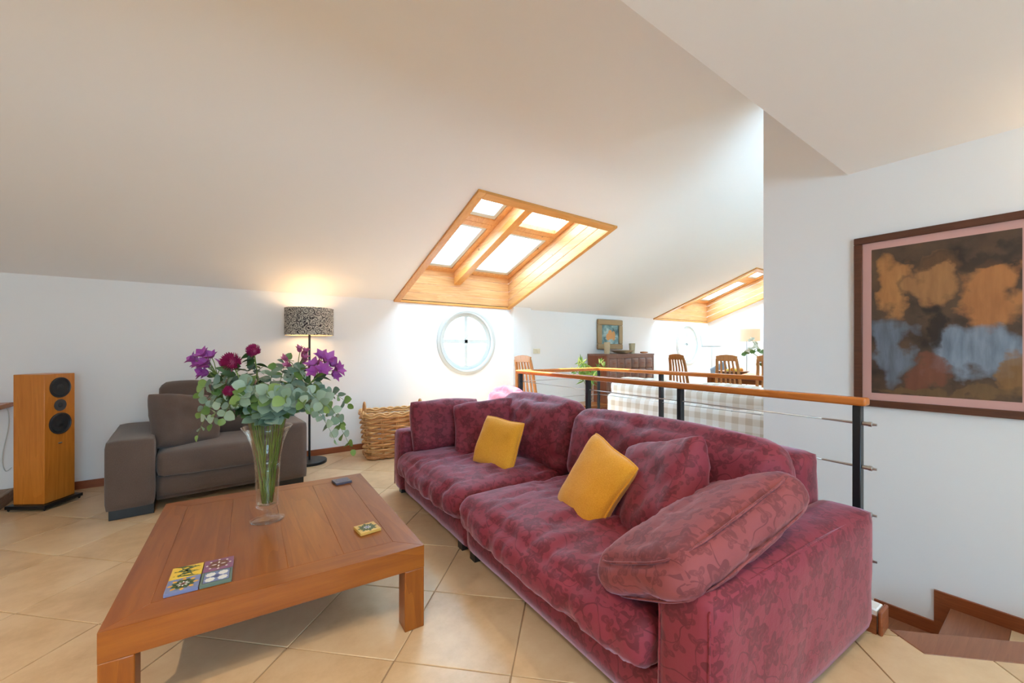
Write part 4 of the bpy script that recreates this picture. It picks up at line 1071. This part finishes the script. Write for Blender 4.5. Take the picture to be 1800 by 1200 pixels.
def on_cab(px): p = at(px, 620, Y=4.70); return Vector((p.x, 4.70, cH))
for px, hh, rr, lab in ((1067, .20, .055, 'taller beige stone tumbler vase on the cabinet in front of picture'), (1111, .185, .055, 'beige stone tumbler vase on the cabinet beside the shallow bowl')):
    o = thing('stone_vase', lab, 'vase', on_cab(px)); q = MB(); q.lathe([(0, 0), (rr*.8, 0), (rr, hh), (rr*.86, hh), (rr*.7, .02), (0, .02)], 28); q.build('cup', STONE, o, smooth='auto')
o = thing('shallow_bowl', 'wide shallow beige bowl on the carved cabinet', 'bowl', on_cab(1092)+Vector((0, -.02, 0))); q = MB(); q.lathe([(0, 0), (.06, 0), (.14, .02), (.215, .06), (.21, .064), (.13, .03), (0, .012)], 40); q.build('dish', plain('beige_ceramic', lin(186, 166, 140), .5), o, smooth='auto')
o = thing('wooden_box', 'small rounded wooden object at the cabinet end', 'ornament', on_cab(1132)); q = MB(); q.add(*(lambda b_: (b_.v, b_.f))(soft_box(.15, .08, .035, .015))); bo = q.build('block', CHAIRWOOD, o, smooth=True); bo.location = (0, 0, .018)
# small still life picture leaning above the cabinet
A_ = at(1050, 614, Y=4.97); B_ = at(1093, 563, Y=4.97); pwid = B_.x-A_.x; phei = B_.z-A_.z
sp2 = thing('small_picture', 'small still life of fruit in a wide gilded frame above the cabinet', 'picture', (A_.x, 4.985, A_.z)); GILD = NT('aged_gilt', .45, lin(164, 140, 104), .35).mat
fw2 = .10
for (x0, x1_, z0, z1_) in ((0, pwid, 0, fw2), (0, pwid, phei-fw2, phei), (0, fw2, fw2, phei-fw2), (pwid-fw2, pwid, fw2, phei-fw2)):
    q = MB(); q.box(x0, x1_, -.045, 0, z0, z1_); q.build('frame_side', GILD, sp2, bevel=.015, seg=3)
TEAL = abstract_mat('teal_ground', [(.35, lin(60, 92, 94)), (.5, lin(112, 148, 148)), (.66, lin(178, 200, 198))], 7.0, 6)
q = MB(); q.box(fw2-.01, pwid-fw2+.01, -.02, -.005, fw2-.01, phei-fw2+.01); q.build('canvas', TEAL, sp2)
ORF = plain('painted_orange', lin(214, 156, 96), .7); PAL = plain('painted_plate', lin(170, 196, 190), .7)
q = MB(); q.ell((pwid*.52, -.0205, phei*.36), pwid*.22, .001, phei*.05, 20, 6); q.build('painted_plate', PAL, sp2)
for (u, v, r1, r2) in ((.42, .42, .035, .04), (.53, .44, .035, .036), (.50, .54, .034, .04), (.64, .46, .03, .055)):
    q = MB(); q.ell((pwid*u, -.021, phei*v), r1*1.6, .0014, r2*1.6, 14, 8); q.build('painted_fruit', ORF, sp2)

# ------------------------------------------------------------------ side table, glass vase with lilies
LV = Vector((4.12, 3.88, 0))
stb = thing('side_table', 'small wooden side table behind the railing holding the lilies', 'table', LV)
q = MB(); q.box(-.2, .2, -.2, .2, .42, .45); q.build('table_top', CHERRY[0], stb, bevel=.004)
for x in (-.19, .15):
    for y in (-.19, .15): q = MB(); q.box(x, x+.04, y, y+.04, 0, .42); q.build('leg', CHERRY[2], stb)
lv = thing('lily_vase', 'tall cylindrical glass vase of green lily buds behind the railing', 'vase', LV+Vector((0, 0, .4505)))
q = MB(); q.lathe([(0, 0), (.055, 0), (.06, .02), (.065, .3), (.062, .3), (.056, .025), (0, .02)], 32); q.build('glass_body', GLASS, lv, smooth=True)
LILY = leafmat('lily_leaf', lin(84, 128, 40), lin(140, 176, 72)); LBUD = plain('lily_bud', lin(196, 206, 110), .5)
LL = leaf_mesh('leaf', LILY, .13, .028, True, .004)
random.seed(5)
for k in range(9):
    o = thing('green_lily', 'leafy green lily stem standing in the cylindrical vase', 'plant', LV+Vector((0, 0, .45)), 0, 'lily stems in the glass vase')
    a = 2*math.pi*k/9; rr = random.uniform(.12, .27); tip = Vector((rr*math.cos(a), rr*math.sin(a), random.uniform(.36, .60)))
    P = [bez([(.02*math.cos(a+2), .02*math.sin(a+2), .03), (.03*math.cos(a), .03*math.sin(a), .3), tip*.7+Vector((0, 0, .12)), tip], t/9) for t in range(10)]
    q = MB(); q.tube(P, .004, 5); q.build('stem', STEM, o, smooth=True)
    for i in range(11):
        p = P[4+i % 6]; leaf(LL, o, p, Vector((random.uniform(-1, 1), random.uniform(-1, 1), random.uniform(-.5, .8))), random.uniform(.7, 1.2))
    for i in range(2):
        d = Vector((random.uniform(-1, 1), random.uniform(-1, 1), 1.2)).normalized(); q = MB(); q.tube([tip, tip+d*.03, tip+d*.06, tip+d*.085], [.003, .011, .009, .002], 7); q.build('bud', LBUD, o, smooth=True)

# ------------------------------------------------------------------ checked sofa
def check_mat():
    m = NT('beige_check_cotton', .9); uv = m.n('TexCoord').outputs['UV']; s = m.n('SeparateXYZ', {0: uv})
    f = lambda x: m.math('GREATER_THAN', m.math('FRACT', m.math('MULTIPLY', x, 8.5)), .5)
    t = m.math('MULTIPLY', m.math('ADD', f(s.outputs[0]), f(s.outputs[1])), .5)
    m.base(m.ramp(t, [(0, lin(238, 235, 228)), (.5, lin(226, 218, 205)), (1, lin(208, 195, 176))])); m.b.inputs['Specular IOR Level'].default_value = .1; return m.mat
CK = check_mat(); WC = plain('white_cotton', lin(232, 229, 222), .9)
cs_ = thing('checked_sofa', 'beige and white checked sofa seen from behind beyond the stair well', 'sofa', (3.72, 1.45, 0), R(-2)); cl = 1.86
def cpart(nm, mb, loc, mat=CK, rot=None):
    o = mb.build(nm, mat, cs_, smooth=True); o.location = loc
    if rot: o.rotation_euler = rot
cpart('back', soft_box(.2, cl-.04, .62, .05, (.02, 0, .015), .008, 5, 1), (.10, cl/2, .36))
cpart('base', soft_box(.9, cl-.04, .36, .03), (.5, cl/2, .23))
for k in range(2): cpart('back_cushion', soft_box(.24, cl/2-.06, .34, .075, (.03, .02, .03), .016, 5, 3+k), (.17, cl*(.25+.5*k), .665), CK, (0, R(-6), 0))
for y in (.08, cl-.08): cpart('arm', soft_box(.92, .17, .56, .06, (0, .01, .02), .008, 4, 6+y), (.5, y, .31))
for k in range(2): cpart('seat_cushion', soft_box(.62, cl/2-.14, .16, .06, (.02, 0, .02), .01), (.62, cl*(.27+.46*k), .48))
for x in (.08, .88):
    for y in (.06, cl-.1): q = MB(); q.box(x, x+.05, y, y+.05, 0, .055); q.build('foot', BLACK, cs_)
for k in range(2):
    q = MB(); y0, y1 = cl*.5*k+.05, cl*.5*(k+1)-.05; q.tube([(.045, y0, .80), (.045, y1, .80)], .006, 6); q.build('piping', WC, cs_, smooth=True)

# ------------------------------------------------------------------ dining chairs, table and things around it
def dining_chair(label, loc, rz, group=None):
    o = thing('dining_chair', label, 'chair', loc, rz, group)      # faces local +x, back at x = 0
    w0, w1, H_ = .22, .15, 1.10
    q = MB(); q.hexa(lambda x, y, z: (x, y*(1 if x > .2 else .92), z), .0, .44, -.22, .22, .43, .465); q.build('seat', CHAIRWOOD, o, bevel=.006)
    bx = lambda t: -.02-.07*t*t
    for s in (-1, 1):
        P = [(.01, s*.2, 0), (.01, s*.2, .43), (bx(.3), s*(.2-.02), .62), (bx(.7), s*(.2-.045), .88), (bx(1), s*(.2-.06), H_-.06)]
        q = MB()
        for a, b2 in zip(P, P[1:]): q.bar(a, b2, .032, .034, up=(1, 0, 0))
        q.build('back_post', CHAIRWOOD, o)
        q = MB(); q.box(.39, .425, s*.2-.0175, s*.2+.0175, 0, .43); q.build('leg', CHAIRWOOD, o, bevel=.003, seg=1)
    for k in range(4):
        f = (k-1.5)/2.5; P = [(.0, f*.19, .465), (bx(.3), f*.175, .62), (bx(.7), f*.15, .88), (bx(1), f*.135, H_-.07)]
        q = MB()
        for a, b2 in zip(P, P[1:]): q.bar(a, b2, .024, .014, up=(1, 0, 0))
        q.build('slat', CHAIRWOOD, o)
    P = [(-.148, H_-.095), (-.155, H_-.02), (-.09, H_-.004), (0, H_+.004), (.09, H_-.004), (.155, H_-.02), (.148, H_-.095)]
    q = MB(); q.prism(P, lambda y, z: (bx(1)-.014, y, z), lambda y, z: (bx(1)+.016, y, z)); q.build('top_rail', CHAIRWOOD, o, bevel=.004)
    return o
c0 = at(927, 640, Y=4.62)
dining_chair('slatted high-back wooden chair against the wall by the light switch', (c0.x-.02, 4.60, 0), R(8))
dining_chair('slatted high-back wooden chair at the table end below round window', (6.55, 4.03, 0), R(-8), None)
dining_chair('slatted high-back wooden chair with its back towards the checked sofa', (6.42, 3.13, 0), R(4), None)
dining_chair('slatted high-back wooden chair beside the white flowers, partly behind wall', (6.62, 2.62, 0), R(0), None)
dt = thing('dining_table', 'wooden dining table under the far skylight', 'table', (6.75, 2.0, 0))
for k in range(5): q = MB(); q.box(k*.2, k*.2+.199, 0, 1.7, .715, .75); q.build('top_board', CHERRY[1], dt, bevel=.002, seg=1)
for x in (.03, .89):
    for y in (.03, 1.59): q = MB(); q.box(x, x+.08, y, y+.08, 0, .715); q.build('leg', CHERRY[2], dt, bevel=.003)
q = MB(); q.box(.06, .94, .06, 1.64, .63, .714); q.build('apron', CHERRY[1], dt)
fbp = Vector((7.05, 3.38, .7505))
fb = thing('fruit_bowl', 'wide shallow wooden fruit bowl on the dining table', 'bowl', fbp); q = MB(); q.lathe([(0, 0), (.08, 0), (.2, .035), (.26, .07), (.253, .073), (.17, .045), (0, .015)], 36); q.build('dish', CHAIRWOOD, fb, smooth='auto')
FM = {'orange': plain('orange_skin', lin(232, 150, 40), .45), 'lemon': plain('lemon_skin', lin(232, 200, 70), .45)}
for k, (dx, dy, z, kind) in enumerate(((-.1, .02, .075, 'lemon'), (-.02, .06, .075, 'lemon'), (-.06, -.08, .078, 'lemon'), (.05, -.03, .075, 'orange'), (.12, .05, .085, 'orange'), (.12, -.08, .085, 'orange'), (.02, -.12, .085, 'orange'))):
    q = MB(); q.ell((0, 0, 0), .04, .034 if kind == 'lemon' else .04, .034 if kind == 'lemon' else .039, 14, 9)
    o = tag(q.build(kind, FM[kind], smooth=True), {'lemon': 'yellow lemon lying in the fruit bowl', 'orange': 'ripe orange lying in the fruit bowl'}[kind], 'fruit', {'lemon': 'lemons in the fruit bowl', 'orange': 'oranges in the fruit bowl'}[kind]); o.location = fbp + Vector((dx, dy, z))
# white flowers in a vase, mostly hidden by the wall
wv = Vector((6.95, 2.72, .7505)); o = thing('white_flower_vase', 'glass vase with white flowers and eucalyptus on the dining table', 'vase', wv)
q = MB(); q.lathe([(0, 0), (.05, 0), (.055, .02), (.07, .25), (.067, .25), (.05, .025), (0, .02)], 28); q.build('glass_body', GLASS, o, smooth=True)
WP = leaf_mesh('petal', plain('cream_petal', lin(240, 238, 222), .6), .07, .05, True, .01)
random.seed(8)
for k in range(9):
    a = random.uniform(0, 6.28); tip = Vector((-.1+.24*math.cos(a), .2*math.sin(a)+.08, random.uniform(.36, .58)))
    b_ = thing('white_flower', 'cream white flower stem in the vase behind the wall end', 'flower', wv, 0, 'white flowers on the dining table')
    q = MB(); q.tube([(0, 0, .03), tip*.4+Vector((0, 0, .1)), tip], .003, 5); q.build('stem', STEM, b_, smooth=True)
    for i in range(9):
        pe = leaf(WP, b_, tip, Vector((random.uniform(-1, 1), random.uniform(-1, 1), random.uniform(-.3, 1))), random.uniform(.7, 1.1)); pe.name = 'petal'
for k, (px, py) in enumerate(((1312, 622), (1335, 640))):
    b_ = thing('eucalyptus_sprig', 'green eucalyptus sprig arching from the white flower vase', 'branch', wv, 0, 'eucalyptus sprigs on the dining table'); tip = at(px, py, D=wv.dot(FWD)-.1)-wv
    P = [bez([(0, 0, .05), (0, 0, .4), tip*.6+Vector((0, 0, .25)), tip], t/10) for t in range(11)]; q = MB(); q.tube(P, .003, 5); q.build('stem', STEM, b_, smooth=True)
    for i in range(16): leaf(LM[1], b_, P[4+i % 7], Vector((random.uniform(-1, 1), random.uniform(-1, 1), random.uniform(-.5, .5))), random.uniform(1.2, 1.7))
# floor lamp with cream rectangular-look drum shade
fl2 = Vector((8.72, 3.90, 0)); o = thing('floor_lamp', 'slim steel floor lamp with cream drum shade by the gable wall', 'lamp', fl2)
q = MB(); q.lathe([(0, 0), (.15, 0), (.15, .02), (.012, .025), (0, .025)], 32); q.build('base', STEEL, o, smooth='auto'); q = MB(); q.tube([(0, 0, .02), (0, 0, 1.40)], .013, 10); q.build('pole', STEEL, o, smooth='auto')
q = MB(); q.lathe([(.24, 1.34), (.24, 1.585), (.236, 1.585), (.236, 1.34)], 40, closed=True); q.build('shade', plain('cream_shade', lin(238, 208, 172), .9), o, smooth='auto')
q = MB(); q.bar((-.236, 0, 1.38), (.236, 0, 1.38), .006, .006); q.build('shade_bracket', STEEL, o)
# music stand
ms = Vector((8.25, 4.37, 0)); o = thing('music_stand', 'thin metal music stand with open white sheet music', 'music stand', ms, -YAW*.8)
q = MB(); q.tube([(0, 0, .25), (0, 0, 1.22)], .009, 8); q.build('pole', STEEL, o)
for k in range(3):
    a = k*2.094; q = MB(); q.tube([(0, 0, .3), (.26*math.cos(a), .26*math.sin(a), .01)], .007, 6); q.build('tripod_leg', STEEL, o)
tilt = lambda x, y, z: (x, y+.25*z, 1.235+z)
q = MB(); q.hexa(tilt, -.23, .23, 0, .006, 0, .23); q.build('desk', WHITE, o); q = MB(); q.hexa(tilt, -.24, .24, -.035, 0, -.006, .006); q.build('ledge', STEEL, o)
for s in (-1, 1): q = MB(); q.hexa(tilt, s*.002, s*.2, -.004, -.001, .01, .22); q.build('sheet', plain('sheet_paper', (.85, .85, .84, 1), .8), o)
# dark moulded chair
mc = Vector((7.6, 4.05, 0)); o = thing('moulded_chair', 'dark moulded shell chair behind the fruit bowl', 'chair', mc, R(160)); DK = plain('dark_shell', lin(52, 58, 64), .4)
q = MB(); P = []
bk_ = soft_box(.03, .38, .34, .014, (0, 0, 0), 0, cut=.03); ob = bk_.build('backrest', DK, o, smooth=True); ob.location = (-.2, 0, .74); ob.rotation_euler = (R(28), R(-14), 0)
st_ = soft_box(.42, .44, .035, .016, cut=.04); ob = st_.build('seat', DK, o, smooth=True); ob.location = (0, 0, .44)
for sx in (-1, 1):
    for sy in (-1, 1): q = MB(); q.tube([(sx*.14, sy*.14, .43), (sx*.21, sy*.2, .0)], .012, 8); q.build('leg', STEEL, o)
q = MB(); q.bar((-.16, 0, .43), (-.21, 0, .7), .05, .012, up=(1, 0, 0)); q.build('back_support', STEEL, o)
for s in (-.05, .05): q = MB(); q.ell((-.222, s, .72), .008, .012, .012, 10, 6); q.build('bolt', STEEL, o)

# ------------------------------------------------------------------ wall lamp on the picture wall beyond the print
wl = thing('wall_uplighter', 'small white wall uplighter beyond the framed print', 'lamp', (XP, -.55, 1.86))
q = MB(); q.lathe([(.03, 0), (.09, .12), (.085, .12), (.027, .005), (0, .005)], 24, (-.1, 0, 0)); q.build('bowl', WHITE, wl, smooth='auto'); q = MB(); q.box(-.03, 0, -.03, .03, -.01, .06); q.build('bracket', WHITE, wl)
l2 = bpy.data.lights.new('uplighter_light', 'POINT'); l2.energy = 5; l2.color = (1, .72, .44); l2.shadow_soft_size = .04
lo = bpy.data.objects.new('uplighter_light', l2); col.objects.link(lo); lo.location = (XP-.1, -.55, 2.0)

# ------------------------------------------------------------------ unseen downlights added to the flat ceiling for warm fill
for (x, y, pw_) in ((-1.6, .55, 85), (-.3, .2, 32), (1.4, -.2, 22)):
    o = thing('fill_downlight', 'unseen round downlight added to the flat ceiling for warm fill', 'lamp', (x, y, SOF), 0, 'added warm fill downlights')
    q = MB(); q.lathe([(.055, -.004), (.04, -.004), (.04, .0), (.055, .0)], 28, closed=True); q.build('trim_ring', WHITE, o, smooth='auto')
    sd = bpy.data.lights.new('fill_beam', 'SPOT'); sd.energy = pw_; sd.color = (1, .82, .60); sd.spot_size = R(125); sd.spot_blend = .9; sd.shadow_soft_size = .04
    so_ = bpy.data.objects.new('fill_beam', sd); col.objects.link(so_); so_.location = (x, y, SOF-.012); so_.rotation_euler = (R(12), 0, 0)
